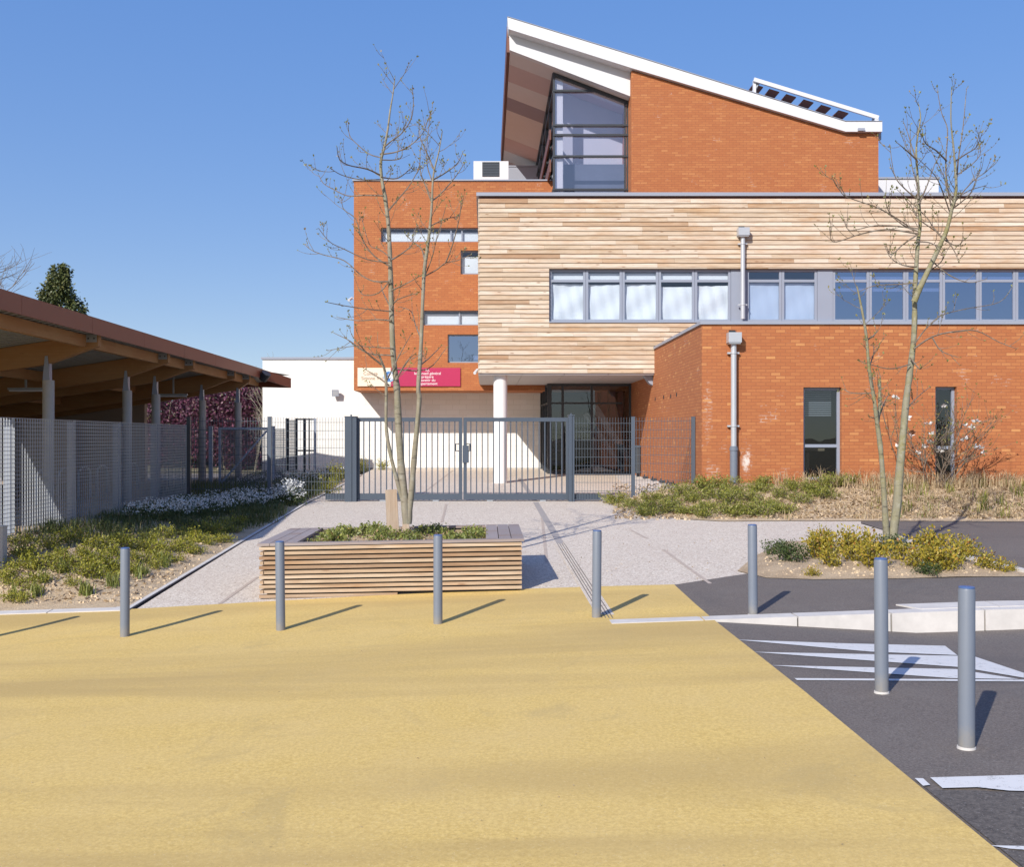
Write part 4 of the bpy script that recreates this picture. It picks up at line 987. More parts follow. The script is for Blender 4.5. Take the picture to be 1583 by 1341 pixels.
AY = 38.0
ac = thing('air_conditioner', (PX(759, AY), AY, wz1 + 0.06), 'white air conditioning unit on the brick wing roof beside the tower', 'air conditioner')
ax0, ax1, az0, az1 = PX(732, AY), PX(786, AY), wz1 + 0.02, PZ(249, AY)
mb = MB(); mb.box(ax0, ax1, AY, AY + 0.7, az0 + 0.08, az1); mb.box(ax0 + 0.1, ax0 + 0.2, AY + 0.02, AY + 0.68, az0, az0 + 0.077); mb.box(ax1 - 0.2, ax1 - 0.1, AY + 0.02, AY + 0.68, az0, az0 + 0.077); mb.build('casing', M['white'], ac)
gx_0, gx_1, gz_0, gz_1 = PX(745.5, AY), PX(772, AY), PZ(273, AY), PZ(250.5, AY)
mb = MB(); mb.box(gx_0, gx_1, AY - 0.015, AY - 0.003, gz_0, gz_1)
mb.build('fan_recess', M['dark'], ac)
mb = MB()
for k in range(9): z = lerp(gz_0 + 0.03, gz_1 - 0.03, k / 8); mb.box(gx_0 + 0.01, gx_1 - 0.01, AY - 0.03, AY - 0.018, z - 0.008, z + 0.008)
mb.build('grille', M['gatel'], ac)

# small hooks along the foot of the side wall, and the bin
for k, (px, py) in enumerate(((999, 732), (1012, 734.5), (1025, 738), (1036, 740), (1044.5, 742))):
    D = F * (GBX - 0.06) / (px - CX)
    z0 = 0.75
    o = MB(); o.box(GBX - 0.16, GBX - 0.012, D - 0.05, D + 0.05, z0, z0 + 0.07); o.tube([(GBX - 0.12, D - 0.04, z0 + 0.07), (GBX - 0.12, D, z0 + 0.12), (GBX - 0.12, D + 0.04, z0 + 0.07)], 0.014, 8)
    ob = o.build('wall_anchor', M['dark'], None, (GBX - 0.08, D, z0))
    tag(ob, 'small dark anchor at the foot of the entrance block side wall', 'anchor', 'anchors along the side wall')
bD = 33.2; bx = PX(987, bD)
bn = thing('litter_bin', (bx, bD, 0.74), 'slim dark litter bin against the wall behind the mesh fence', 'bin')
mb = MB(); mb.cyl(bx, bD, 0.86, PZ(692, bD), 0.14, 20); mb.build('body', M['dark'], bn, smooth=True)
mb = MB(); mb.cyl(bx, bD, PZ(692, bD) + 0.003, PZ(689, bD), 0.16, 20); mb.build('lid', M['gate'], bn, smooth=True)
mb = MB(); mb.box(bx - 0.03, bx + 0.03, bD + 0.12, bD + 0.2, 0.7, PZ(690, bD)); mb.build('stand', M['gate'], bn)

# ------------------------------------------------------------------ canopy shelter on the left
XF = -7.3; ZF = 4.235; SL = 0.155
def deck(x): return ZF - 0.31 - SL * (XF - x)
cs = thing('canopy_shelter', (-9, 26, 0.5), 'open bicycle canopy with rust brown fascia and timber beams behind the grating fence', 'shelter')
outer = [(XF, 13.3), (XF, 33.6), (-6.53, 34.5), (-8.4, 34.9), (-17, 34.9), (-17, 13.3)]
mb = MB()
top = [(x, y, deck(min(x, XF)) + 0.26 - (0.10 if x > -7.2 else 0)) for x, y in outer]; bot = [(x, y, z - 0.10) for x, y, z in top]
mb.face(top); mb.face(list(reversed(bot)))
mb.build('roof', M['deck'], cs)
mb = MB()                                     # ribs of the steel deck
for k in range(87):
    y = 13.4 + k * 0.245
    mb.hexa([(-16.9, y, deck(-16.9) + 0.10), (XF - 0.05, y, deck(XF - 0.05) + 0.10), (XF - 0.05, y + 0.10, deck(XF - 0.05) + 0.10), (-16.9, y + 0.10, deck(-16.9) + 0.10),
             (-16.9, y, deck(-16.9) + 0.155), (XF - 0.05, y, deck(XF - 0.05) + 0.155), (XF - 0.05, y + 0.10, deck(XF - 0.05) + 0.155), (-16.9, y + 0.10, deck(-16.9) + 0.155)])
mb.build('deck_ribs', M['deck'], cs)
mb = MB()
def fas(a, b, za, zb_, h):
    a, b = Vector((*a, 0)), Vector((*b, 0)); d = (b - a).normalized(); n = Vector((d.y, -d.x, 0)) * 0.03
    L_ = (b - a).length; k = max(1, round(L_ / 3.0))
    for i in range(k):
        p, q = a.lerp(b, i / k), a.lerp(b, (i + 0.997) / k); z0, z1 = lerp(za, zb_, i / k), lerp(za, zb_, (i + 1) / k)
        mb.hexa([p + Vector((0, 0, z0 - h)), p + n + Vector((0, 0, z0 - h)), q + n + Vector((0, 0, z1 - h)), q + Vector((0, 0, z1 - h)), p + Vector((0, 0, z0)), p + n + Vector((0, 0, z0)), q + n + Vector((0, 0, z1)), q + Vector((0, 0, z1))])
fas(outer[0], outer[1], ZF, ZF, 0.31); fas(outer[1], outer[2], ZF - 0.01, 3.98, 0.32); fas(outer[2], outer[3], 3.98, deck(-8.4) + 0.28, 0.32); fas(outer[3], outer[4], deck(-8.4) + 0.28, deck(-17) + 0.28, 0.3); fas(outer[5], outer[0], deck(-17) + 0.28, ZF, 0.31)
mb.build('fascia', M['cor'], cs)
mb = MB(); g = P(401, 581, 33.4); mb.tube([g + Vector((0.25, -0.1, 0.08)), g + Vector((0.1, 0, -0.14))], [0.16, 0.12], 12); mb.build('rain_hopper', M['dark'], cs)
posts_y = (15.6, 19.85, 24.2, 26.3, 30.6, 32.5)
for y in posts_y:
    PXX = -8.4 if y < 32 else -7.8
    mb = MB(); mb.cyl(PXX, y, 0.4, 3.10, 0.108, 24); p = mb.build('post', M['concrete'], cs, smooth=True)
    mb = MB()
    for dx in (-0.035, 0.035):
        mb.hexa([(PXX + dx - 0.006, y - 0.07, 3.10), (PXX + dx + 0.006, y - 0.07, 3.10), (PXX + dx + 0.006, y + 0.07, 3.10), (PXX + dx - 0.006, y + 0.07, 3.10), (PXX + dx - 0.006, y - 0.05, 3.60), (PXX + dx + 0.006, y - 0.05, 3.60), (PXX + dx + 0.006, y + 0.05, 3.60), (PXX + dx - 0.006, y + 0.05, 3.60)])
    mb.hexa([(PXX - 0.07, y - 0.006 - 0.10, 3.10), (PXX + 0.07, y - 0.006 - 0.10, 3.10), (PXX + 0.07, y + 0.006 - 0.10, 3.10), (PXX - 0.07, y + 0.006 - 0.10, 3.10), (PXX - 0.025, y - 0.106, 3.56), (PXX + 0.025, y - 0.106, 3.56), (PXX + 0.025, y - 0.094, 3.56), (PXX - 0.025, y - 0.094, 3.56)])
    mb.build('bracket', M['frame'], p)
    mb = MB(); w = 0.085
    xa, xm, xb = -16.5, PXX, XF - 0.12
    def sec(x, h): return [(x, y - w, deck(x) + 0.09 - h), (x, y + w, deck(x) + 0.09 - h), (x, y + w, deck(x) + 0.09), (x, y - w, deck(x) + 0.09)]
    a, b, c2 = sec(xa, 0.40), sec(xm, 0.44), sec(xb, 0.24)
    for u, v in ((a, b), (b, c2)):
        mb.hexa([u[0], v[0], v[1], u[1], u[3], v[3], v[2], u[2]], 0, 0.4)
    bm_ = mb.build('beam', M['glulam'], cs)
    mb = MB(); zz = deck(xb) - 0.06; mb.box(xb - 0.22, xb - 0.02, y - w - 0.008, y - w - 0.001, zz - 0.02, zz + 0.13)
    for dx in (0.06, 0.17): mb.tube([(xb - 0.24 + dx, y - w - 0.018, zz + 0.05), (xb - 0.24 + dx, y - w - 0.006, zz + 0.05)], 0.016, 8, 1)
    mb.build('end_plate', [M['galv'], M['dark']], bm_)
for x in (-7.7, -10.4, -12.6, -14.8):
    mb = MB(); mb.hexa([(x - 0.06, 13.5, deck(x) - 0.13), (x + 0.06, 13.5, deck(x) - 0.13), (x + 0.06, 34.75, deck(x) - 0.13), (x - 0.06, 34.75, deck(x) - 0.13), (x - 0.06, 13.5, deck(x) + 0.095), (x + 0.06, 13.5, deck(x) + 0.095), (x + 0.06, 34.75, deck(x) + 0.095), (x - 0.06, 34.75, deck(x) + 0.095)], 0, 0.8)
    mb.build('purlin', M['glulam'], cs)
mb = MB(); mb.box(-24, -10.9, 33.0, 33.25, 0.3, 3.25); mb.box(-17.3, -17.05, 13, 32.99, 0.3, 2.3); mb.build('back_wall', M['beige'], cs)
for (px, py, y) in ((268, 612, 29.5), (40, 584, 23.5)):
    c = P(px, py, y); c.z = min(c.z, deck(c.x) - 0.35)
    t = thing('tube_light', c, {268: 'slim tube light hanging deep under the canopy near the purple trees', 40: 'slim tube light hanging under the canopy left of the nearest post'}[px], 'lamp', 'tube lights under the canopy')
    mb = MB(); mb.box(c.x - 0.4, c.x + 0.4, c.y - 0.04, c.y + 0.04, c.z, c.z + 0.05); mb.build('housing', M['galv'], t)
    mb = MB(); mb.tube([(c.x - 0.38, c.y, c.z - 0.02), (c.x + 0.38, c.y, c.z - 0.02)], 0.018, 8); mb.build('tube', M['white'], t)
    mb = MB(); mb.box(c.x - 0.02, c.x + 0.02, c.y - 0.02, c.y + 0.02, c.z + 0.06, deck(c.x) + 0.09); mb.build('hanger', M['galv'], t)

# bicycle hoops under the canopy
def hoop_mesh():
    mb = MB(); pts = [(0, -0.35, 0), (0, -0.35, 0.62)] + [(0, -0.35 + 0.35 * (1 - math.cos(a)), 0.62 + 0.18 * math.sin(a)) for a in [k * math.pi / 8 for k in range(1, 8)]] + [(0, 0.35, 0.62), (0, 0.35, 0)]
    mb.tube(pts, 0.028, 10); return mb
h0 = hoop_mesh().build('bicycle_hoop', M['galv'], None, (0, 0, 0), smooth=True); h0.location = (-9.6, 22.4, 0.5)
tag(h0, 'galvanised bicycle hoop under the canopy behind the grating fence', 'bicycle hoop', 'bicycle hoops')
for k in range(1, 6): clone_mesh(h0, (-9.6, 22.4 + k * 1.15, 0.5), 'galvanised bicycle hoop under the canopy behind the grating fence')

# ------------------------------------------------------------------ grating fence
XG = -7.05
gf = thing('grating_fence', (XG, 19, 0.5), 'tall galvanised grating fence beside the planting bed in front of the canopy', 'fence')
py_ = [13.35, 15.45, 17.75, 19.95, 22.2, 24.3]
mb = MB()
for y in py_[:-1]:
    mb = MB(); mb.box(XG - 0.13, XG - 0.032, y - 0.05, y + 0.05, 0.3, 2.27); mb.build('post', M['frame'], gf)
for a, b in zip(py_[:-1], py_[1:]):
    mb = MB(); y = a + 0.01
    while y < b - 0.01:
        mb.box(XG - 0.008, XG + 0.009, y - 0.0025, y + 0.0025, 0.58, 2.29); y += 0.088
    z = 0.58
    while z <= 2.295:
        mb.box(XG + 0.003, XG + 0.0115, a + 0.004, b - 0.004, z - 0.0038, z + 0.0038); z += 0.0612
    mb.box(XG - 0.015, XG + 0.015, b - 0.0145, b - 0.010, 0.56, 2.30)
    mb.build('grating', M['galv'], gf)
mb = MB(); mb.box(XG - 0.05, XG + 0.05, 13.3, 24.3, 0.2, 0.565); mb.build('plinth', M['cop'], gf)

# ------------------------------------------------------------------ welded mesh fences and gates
FY = 24.43; GZ = walk_z(0, FY)
FT = PZ(645.5, FY)
def mesh_panel(parent, x0, x1, y, z0, z1, dv=0.066, dh=0.2, w=0.0072):
    mb = MB(); x = x0 + dv / 2
    while x < x1: mb.box(x - w / 2, x + w / 2, y - w / 2, y + w / 2, z0, z1); x += dv
    z = z0 + 0.04
    while z < z1:
        for o in (-w, w): mb.box(x0, x1, y + o - w / 2 * 0.98, y + o + w / 2 * 0.98, z - w / 2 - 0.001, z + w / 2 + 0.001)
        z += dh
    return mb.build('mesh_panel', M['wire'], parent)
def fpost(parent, x, y, z0, z1, w=0.08, mat='gatel'):
    mb = MB(); mb.box(x - w / 2, x + w / 2, y - 0.03, y + 0.04, z0, z1); mb.box(x - w / 2 - 0.004, x + w / 2 + 0.004, y - 0.034, y + 0.044, z1 + 0.001, z1 + 0.018)
    return mb.build('post', M[mat], parent)
lf = thing('mesh_fence', (PX(415, FY), FY, GZ), 'welded mesh fence left of the gate over the flower bed', 'fence')
for px, mt in ((291, 'dark'), (416.5, 'gatel')): fpost(lf, PX(px, FY), FY + 0.03, 0.2, FT, 0.085, mt)
mesh_panel(lf, PX(294, FY), PX(413, FY), FY, 0.55, FT); mesh_panel(lf, PX(419, FY), PX(532, FY), FY, 0.52, FT)
rf = thing('mesh_fence', (PX(980, FY), FY, GZ), 'welded mesh fence right of the gate ending at the entrance block', 'fence')
for px in (979, 1072): fpost(rf, PX(px, FY), FY + 0.03, 0.3, FT, 0.085)
mesh_panel(rf, PX(889, FY), PX(976, FY), FY + 0.02, 0.50, FT); mesh_panel(rf, PX(982, FY), PX(1069, FY), FY + 0.02, 0.55, FT)
# steel gate in two leaves, each with a tail behind the mesh
GYY = FY + 0.16
gt, gb = PZ(646, FY), GZ + 0.04
def leaf(xa, xb, tail, label, hinge_left):
    t = thing('sliding_gate', ((xa + xb) / 2, GYY, GZ), label, 'gate', 'two leaves of the steel gate')
    zt_, zb_ = PZ(646, GYY), PZ(763.5, GYY)
    mb = MB(); mb.box(xa, xb, GYY - 0.03, GYY + 0.03, PZ(652, GYY), zt_)
    for sx in ((xa, xa + 0.08), (xb - 0.08, xb)): mb.box(*sx, GYY - 0.028, GYY + 0.028, zb_, PZ(652, GYY))
    mb.build('frame', M['gate'], t)
    mb = MB(); mb.box(min(xa, tail), max(xb, tail), GYY - 0.05, GYY + 0.05, GZ + 0.035, zb_); mb.build('bottom_beam', M['gate'], t)
    mb = MB(); n = 18
    for k in range(1, n):
        x = lerp(xa + 0.04, xb - 0.04, k / n); mb.box(x - 0.0135, x + 0.0135, GYY - 0.0135, GYY + 0.0135, zb_ - 0.01, PZ(652, GYY) + 0.01)
    mb.build('bars', M['gate'], t)
    xm = xb if hinge_left else xa; s = -1 if hinge_left else 1
    mb = MB(); q = xm + s * 0.09; z0, z1 = PZ(697.5, GYY), PZ(686.5, GYY)
    mb.tube([(q, GYY - 0.035, z0), (q + s * 0.06, GYY - 0.09, z0), (q + s * 0.06, GYY - 0.09, z1), (q, GYY - 0.035, z1)], 0.014, 8); mb.build('handle', M['dark'], t)
    if not hinge_left:
        mb = MB(); mb.box(xm - 0.02, xm + 0.13, GYY - 0.06, GYY - 0.031, PZ(716, GYY), PZ(689, GYY)); mb.build('lock_box', M['gate'], t)
    for f in (0.25, 0.75):
        x = lerp(xa, xb, f); mb = MB(); mb.box(x - 0.07, x + 0.07, GYY - 0.056, GYY - 0.02, GZ - 0.01, GZ + 0.032); mb.build('roller', M['galv'], t)
leaf(PX(551, GYY), PX(714.5, GYY), PX(504, GYY), 'left slate blue barred leaf of the gate, behind the planter tree', True)
leaf(PX(716.5, GYY), PX(880, GYY), PX(928, GYY), 'right slate blue barred leaf of the gate, in front of the white column', False)
for (a, b, lab, tp) in ((533, 551, 'wide slate blue gate post at the left end of the barred gate', 645), (879, 888, 'narrow slate blue gate post between the barred gate and the right mesh fence', 643)):
    t = thing('gate_post', (PX((a + b) / 2, FY), FY, GZ), lab, 'gate post')
    mb = MB(); x0, x1 = PX(a, FY), PX(b, FY); xm = lerp(x0, x1, 0.62)
    mb.box(x0, xm - 0.006, FY - 0.02, FY + 0.26, GZ - 0.2, PZ(tp, FY)); mb.box(xm + 0.006, x1, FY - 0.01, FY + 0.26, GZ - 0.2, PZ(tp, FY)); mb.box(xm - 0.006, xm + 0.006, FY + 0.01, FY + 0.25, GZ - 0.2, PZ(tp, FY) - 0.02)
    mb.build('column', M['gate'], t)
    mb = MB(); mb.box(x0 - 0.008, x1 + 0.008, FY - 0.03, FY + 0.27, PZ(tp, FY) + 0.001, PZ(tp, FY) + 0.018); mb.cyl((x0 + x1) / 2, FY + 0.1, PZ(tp, FY) + 0.018, PZ(tp, FY) + 0.06, 0.02, 8); mb.build('cap', M['gatel'], t)
# yard gate deeper in, with a diagonal brace
QY = 29.6
yg = thing('yard_gate', (PX(375, QY), QY, 0.55), 'dark mesh yard gate with a pale diagonal brace below the canopy end', 'gate')
a, b, zt_, zb_ = PX(338, QY), PX(417, QY), PZ(661, QY), 0.62
mb = MB(); mb.box(a, b, QY - 0.025, QY + 0.025, zt_ - 0.06, zt_); mb.box(a, a + 0.07, QY - 0.024, QY + 0.024, zb_, zt_ - 0.06); mb.box(b - 0.07, b, QY - 0.024, QY + 0.024, zb_, zt_ - 0.06); mb.box(a + 0.07, b - 0.07, QY - 0.023, QY + 0.023, zb_, zb_ + 0.06); mb.build('frame', M['frame'], yg)
mb = MB(); mb.bar((a + 0.08, QY - 0.03, zb_ + 0.08), (b - 0.08, QY - 0.03, zt_ - 0.1), 0.05, 0.03, up=(0, 1, 0)); mb.build('brace', M['frame'], yg)
mesh_panel(yg, a + 0.07, b - 0.07, QY + 0.03, zb_ + 0.05, zt_ - 0.05, 0.034, 0.06, 0.010)
yf = thing('yard_fence', (PX(300, QY), QY, 0.55), 'dark mesh yard fence on both sides of the braced gate', 'fence')
for px in (326, 422): fpost(yf, PX(px, QY), QY, 0.3, PZ(660, QY), 0.10, 'frame')
mesh_panel(yf, PX(424, QY), PX(441, QY), QY, 0.6, PZ(663, QY), 0.030, 0.05, 0.012); mesh_panel(yf, PX(235, QY), PX(323, QY), QY, 0.5, PZ(660, QY), 0.05, 0.12, 0.008)
RY = 34.0
og = thing('side_gate', (PX(465, RY), RY, 0.65), 'narrow open side gate of dark steel in front of the white wall', 'gate')
zt_, zb_ = PZ(647, RY), 0.7
for px, w, mt in ((444, 0.10, 'dark'), (458.5, 0.07, 'dark'), (471, 0.08, 'dark'), (487, 0.08, 'frame'), (478, 0.04, 'dark')):
    mb = MB(); q = PX(px, RY); mb.box(q - w / 2, q + w / 2, RY - 0.04, RY + 0.04, zb_ - 0.3, zt_); mb.build('post', M[mt], og)
mb = MB()
for z in (zt_ - 0.06, 1.55): mb.box(PX(459, RY), PX(486, RY), RY - 0.025, RY + 0.025, z, z + 0.05)
mb.build('rail', M['dark'], og)
mesh_panel(og, PX(446, RY), PX(457, RY), RY, zb_, zt_ - 0.05, 0.035, 0.10, 0.016)

# ------------------------------------------------------------------ planter bench with its tree
PLY = 13.18
pl = thing('planter_bench', (PX(603, PLY), PLY + 1.1, walk_z(-1, 14)), 'long slatted timber planter bench with grey plank top around the tree', 'planter')
xL, xR = PX(400, PLY), PX(808, PLY)
zL, zR = PZ(841, PLY), PZ(833.5, PLY)           # the whole box leans slightly with the ground
zt_ = (zL + zR) / 2
PB = PLY + 2.25
def tilt(x): return lerp(zL, zR, (x - xL) / (xR - xL)) 
pitch = 0.0612; th = 0.040
mb = MB()
for k in range(11):
    d0 = 0.047 + k * pitch
    ins = 0.055 if k % 2 == 1 else 0.0
    xe = xR - 0.01
    if k == 10: xe = lerp(xL, xR, 0.525)
    if k >= 10 and tilt(xL) - d0 - th < walk_z(xL, PLY) - 0.3: continue
    a0, a1 = tilt(xL) - d0, tilt(xe) - d0
    xs0 = xL + (0.0 if k % 2 == 0 else 0.06)
    mb.hexa([(xs0, PLY + 0.015, a0 - th), (xe, PLY + 0.015, a1 - th), (xe, PLY + 0.055, a1 - th), (xs0, PLY + 0.055, a0 - th), (xs0, PLY + 0.015, a0), (xe, PLY + 0.015, a1), (xe, PLY + 0.055, a1), (xs0, PLY + 0.055, a0)])
mb.build('front_slats', M['slat'], pl)
mb = MB()
for k in range(10): mb.box(xL + (0.0 if k % 2 else 0.05), xR - 0.01, PB - 0.055, PB - 0.015, zt_ - 0.055 - k * pitch - th, zt_ - 0.055 - k * pitch)
mb.build('back_slats', M['slat'], pl)
for x, xx in ((xL + 0.015, xL + 0.056), (xR - 0.05, xR - 0.013)):
    mb = MB()
    for k in range(10):
        z = tilt(x) - 0.047 - k * pitch
        ya = (PLY if k % 2 else PLY + 0.06) if abs(x - xL) < 0.1 else PLY + 0.06
        mb.box(x, xx, ya, PB - 0.06, z - th, z)
    mb.build('end_slats', M['slat'], pl)
mb = MB()
mb.hexa([(xL + 0.09, PLY + 0.07, zL - 0.80), (xR - 0.07, PLY + 0.07, zR - 0.70), (xR - 0.07, PB - 0.07, zR - 0.70), (xL + 0.09, PB - 0.07, zL - 0.80), (xL + 0.09, PLY + 0.07, zL - 0.03), (xR - 0.07, PLY + 0.07, zR - 0.03), (xR - 0.07, PB - 0.07, zR - 0.03), (xL + 0.09, PB - 0.07, zL - 0.03)], skip=(1,))
mb.build('box_liner', M['black'], pl)
mb = MB()
def plank(x0, x1, y0, y1):
    mb.hexa([(x0, y0, tilt(x0) - 0.035), (x1, y0, tilt(x1) - 0.035), (x1, y1, tilt(x1) - 0.035), (x0, y1, tilt(x0) - 0.035), (x0, y0, tilt(x0)), (x1, y0, tilt(x1)), (x1, y1, tilt(x1)), (x0, y1, tilt(x0))])
fw_ = 0.125
for k in range(3):
    plank(xL - 0.02 + k * 0.165, xL - 0.02 + k * 0.165 + 0.155, PLY + (0 if k == 0 else fw_ + 0.006), PB - (0 if k == 0 else 0.106))
    plank(xR + 0.02 - (k + 1) * 0.165 + 0.01, xR + 0.02 - k * 0.165, PLY + fw_ + 0.006, PB - 0.0)
plank(xL - 0.02 + 0.161, xR + 0.02, PLY, PLY + fw_)
plank(xL - 0.02 + 0.161, xR + 0.02 - 3 * 0.165, PB - 0.10, PB)
mb.build('bench_top', M['bench'], pl)
ix0, ix1, iy0, iy1 = xL + 0.47, xR - 0.47, PLY + fw_, PB - 0.10
mb = MB()
mb.box(ix0 - 0.03, ix0, iy0, iy1, zt_ - 0.4, zL - 0.04); mb.box(ix1, ix1 + 0.03, iy0, iy1, zt_ - 0.4, zR - 0.04); mb.box(ix0, ix1, iy1, iy1 + 0.03, zt_ - 0.4, zt_ - 0.045); mb.box(ix0, ix1, iy0 - 0.03, iy0, zt_ - 0.4, zt_ - 0.05)
mb.build('inner_boards', M['oldboard'], pl)
mb = MB(); n, m_ = 26, 22
def ps(x, y): return zt_ - 0.10 + 0.06 * math.exp(-((x - PX(628, 14.3)) ** 2) / 0.3) + 0.04 * noise.noise(Vector((x * 3, y * 3, 5)))
for i in range(n):
    for j in range(m_):
        q = [(lerp(ix0, ix1, (i + u) / n), lerp(iy0, iy1, (j + v) / m_)) for u, v in ((0, 0), (1, 0), (1, 1), (0, 1))]
        mb.face([(x, y, ps(x, y)) for x, y in q])
mb.build('soil', M['sand'], pl, smooth=True)

# upright weathered board behind the trunk
TD = 14.45
bd = MB(); c0, c1 = P(598, 812, TD + 0.25), P(595.5, 758, TD + 0.25); d0, d1 = P(617, 812, TD + 0.25), P(613, 757, TD + 0.25)
bd.hexa([c0 - Vector((0, 0, 0.1)), d0 - Vector((0, 0, 0.1)), d0 + Vector((0, 0.03, -0.1)), c0 + Vector((0, 0.03, -0.1)), c1, d1, d1 + Vector((0, 0.03, 0)), c1 + Vector((0, 0.03, 0))])
tag(bd.build('stake_board', M['oldboard'], None, tuple(c0)), 'upright weathered board standing in the planter behind the trunk', 'board')
bd = MB(); c0, c1 = P(622, 812, TD + 0.3), P(622, 757, TD + 0.3); d0, d1 = P(633, 812, TD + 0.3), P(630, 757, TD + 0.3)
bd.hexa([c0 - Vector((0, 0, 0.1)), d0 - Vector((0, 0, 0.1)), d0 + Vector((0, 0.03, -0.1)), c0 + Vector((0, 0.03, -0.1)), c1, d1, d1 + Vector((0, 0.03, 0)), c1 + Vector((0, 0.03, 0))])
tag(bd.build('stake_board', M['oldboard'], None, tuple(c0)), 'second weathered board mostly hidden behind the planter tree stems', 'board')

# ------------------------------------------------------------------ young trees
def smooth_path(pts, n):
    out = []
    m_ = len(pts)
    for i in range(m_ - 1):
        p0, p1, p2, p3 = pts[max(i - 1, 0)], pts[i], pts[i + 1], pts[min(i + 2, m_ - 1)]
        for k in range(n):
            t = k / n
            out.append(0.5 * ((2 * p1) + (p2 - p0) * t + (2 * p0 - 5 * p1 + 4 * p2 - p3) * t * t + (3 * p1 - p0 - 3 * p2 + p3) * t ** 3))
    out.append(pts[-1]); return out
def young_tree(name, label, D0, root, stems, branches, bark, seed, twigden=1.0, budsize=0.035):
    rnd = random.Random(seed)
    base = P(*root, D0)
    t = thing(name, base, label, 'tree')
    tw, bud = MB(), MB()
    def budat(p, d, s=1.0):
        for _ in range(rnd.choice((2, 3, 3, 4))):
            dd = (Vector(d) + Vector((rnd.gauss(0, .5), rnd.gauss(0, .5), rnd.gauss(0.2, .4)))).normalized()
            bud.leaf(p, dd, budsize * s * rnd.uniform(0.6, 1.25), 0, rnd.random(), 0.5)
    def twig(p, d, ln, r, lev):
        pts = [p]; q = p.copy(); dd = d.normalized(); n = 5
        for k in range(n):
            dd = (dd + Vector((rnd.gauss(0, .10), rnd.gauss(0, .10), 0.16 + rnd.gauss(0, .06)))).normalized()
            q = q + dd * ln / n; pts.append(q.copy())
        tw.tube(pts, [lerp(r, r * 0.45, k / n) for k in range(n + 1)], 4, 0, False)
        budat(pts[-1], dd, 1.15)
        for k in (2, 3, 4):
            if rnd.random() < 0.55: budat(pts[k], dd + Vector((rnd.gauss(0, .8), rnd.gauss(0, .8), .2)), 0.7)
        if lev > 0:
            for k in (2, 3, 4):
                if rnd.random() < 0.6:
                    sd = dd.cross(Vector((rnd.gauss(0, 1), rnd.gauss(0, 1), rnd.gauss(0, 1)))).normalized()
                    twig(pts[k], dd * 0.8 + sd * 0.8, ln * rnd.uniform(0.35, 0.6), r * 0.6, lev - 1)
    for px_pts, r0, r1, dy in stems:
        n = len(px_pts); pts = [P(x, y, D0 + dy * (i / (n - 1)) ** 1.2) for i, (x, y) in enumerate(px_pts)]
        pp = smooth_path(pts, 4); mb = MB(); k = len(pp)
        mb.tube(pp, [lerp(r0, r1, (i / (k - 1)) ** 0.8) * (1 + 0.06 * rnd.gauss(0, 1)) for i in range(k)], 9, 0, True)
        mb.build('stem', M[bark], t, smooth=True)
        for i in range(int(k * 0.45), k - 1):
            if rnd.random() < 0.40 * twigden:
                d = (pp[i + 1] - pp[i]).normalized(); sd = d.cross(Vector((rnd.gauss(0, 1), rnd.gauss(0, 1), 0.1))).normalized()
                twig(pp[i], d * 0.5 + sd, rnd.uniform(0.2, 0.5), 0.0055, 1)
        budat(pp[-1], (0, 0, 1), 1.3)
    br = MB()
    for px_pts, r0, dy0, dy1 in branches:
        n = len(px_pts); pts = [P(x, y, D0 + lerp(dy0, dy1, i / (n - 1))) for i, (x, y) in enumerate(px_pts)]
        pp = smooth_path(pts, 4); k = len(pp)
        br.tube(pp, [lerp(r0, 0.0042, i / (k - 1)) for i in range(k)], 5, 0, False)
        for i in range(int(k * 0.22), k - 1):
            if rnd.random() < 0.42 * twigden:
                d = (pp[i + 1] - pp[i]).normalized(); sd = d.cross(Vector((rnd.gauss(0, 1), rnd.gauss(0, 1), rnd.gauss(0, .4)))).normalized()
                twig(pp[i], d * 0.8 + sd * 0.8, rnd.uniform(0.12, 0.38), 0.0048, 1 if rnd.random() < 0.35 else 0)
            if rnd.random() < 0.25: budat(pp[i], (pp[i + 1] - pp[i]), 0.7)
        budat(pp[-1], pp[-1] - pp[-2], 1.3)
    br.build('branches', M['twig'], t); tw.build('twigs', M['twig'], t); bud.build('buds', M['bud'], t)
    return t
def cr(pts, ox, oy, s): return [(ox + x / s, oy + y / s) for x, y in pts]
C1 = lambda pts: cr(pts, 460, 120, 2.793)
rnd = random.Random(3)
def rb(lst, conv, r0, spread=0.9):
    out = []
    for pts in lst:
        d1 = rnd.uniform(-spread, spread); out.append((conv(pts), r0 * rnd.uniform(0.75, 1.15), 0.0, d1))
    return out
stemsA = [([(629, 810), (624, 760), (619, 710), (615, 640)] + C1([(428, 1340), (412, 1190), (405, 1000), (400, 800), (392, 640), (378, 520), (362, 430), (360, 360), (375, 300), (390, 220), (400, 140), (412, 70), (420, 0)]), 0.063, 0.006, 0.25),
          ([(631, 810), (636, 760), (641, 700), (648, 620)] + C1([(521, 1340), (533, 1150), (545, 860), (560, 740), (572, 640), (580, 540), (583, 460), (590, 400), (610, 320), (625, 230)]), 0.049, 0.006, -0.3),
          ([(624, 780), (614, 745), (603, 700), (597, 660), (597, 600)] + C1([(377, 1270), (362, 1225), (352, 1200)]), 0.032, 0.015, -0.15),
          ([(605, 742), (604, 735)], 0.02, 0.01, 0)][:3]
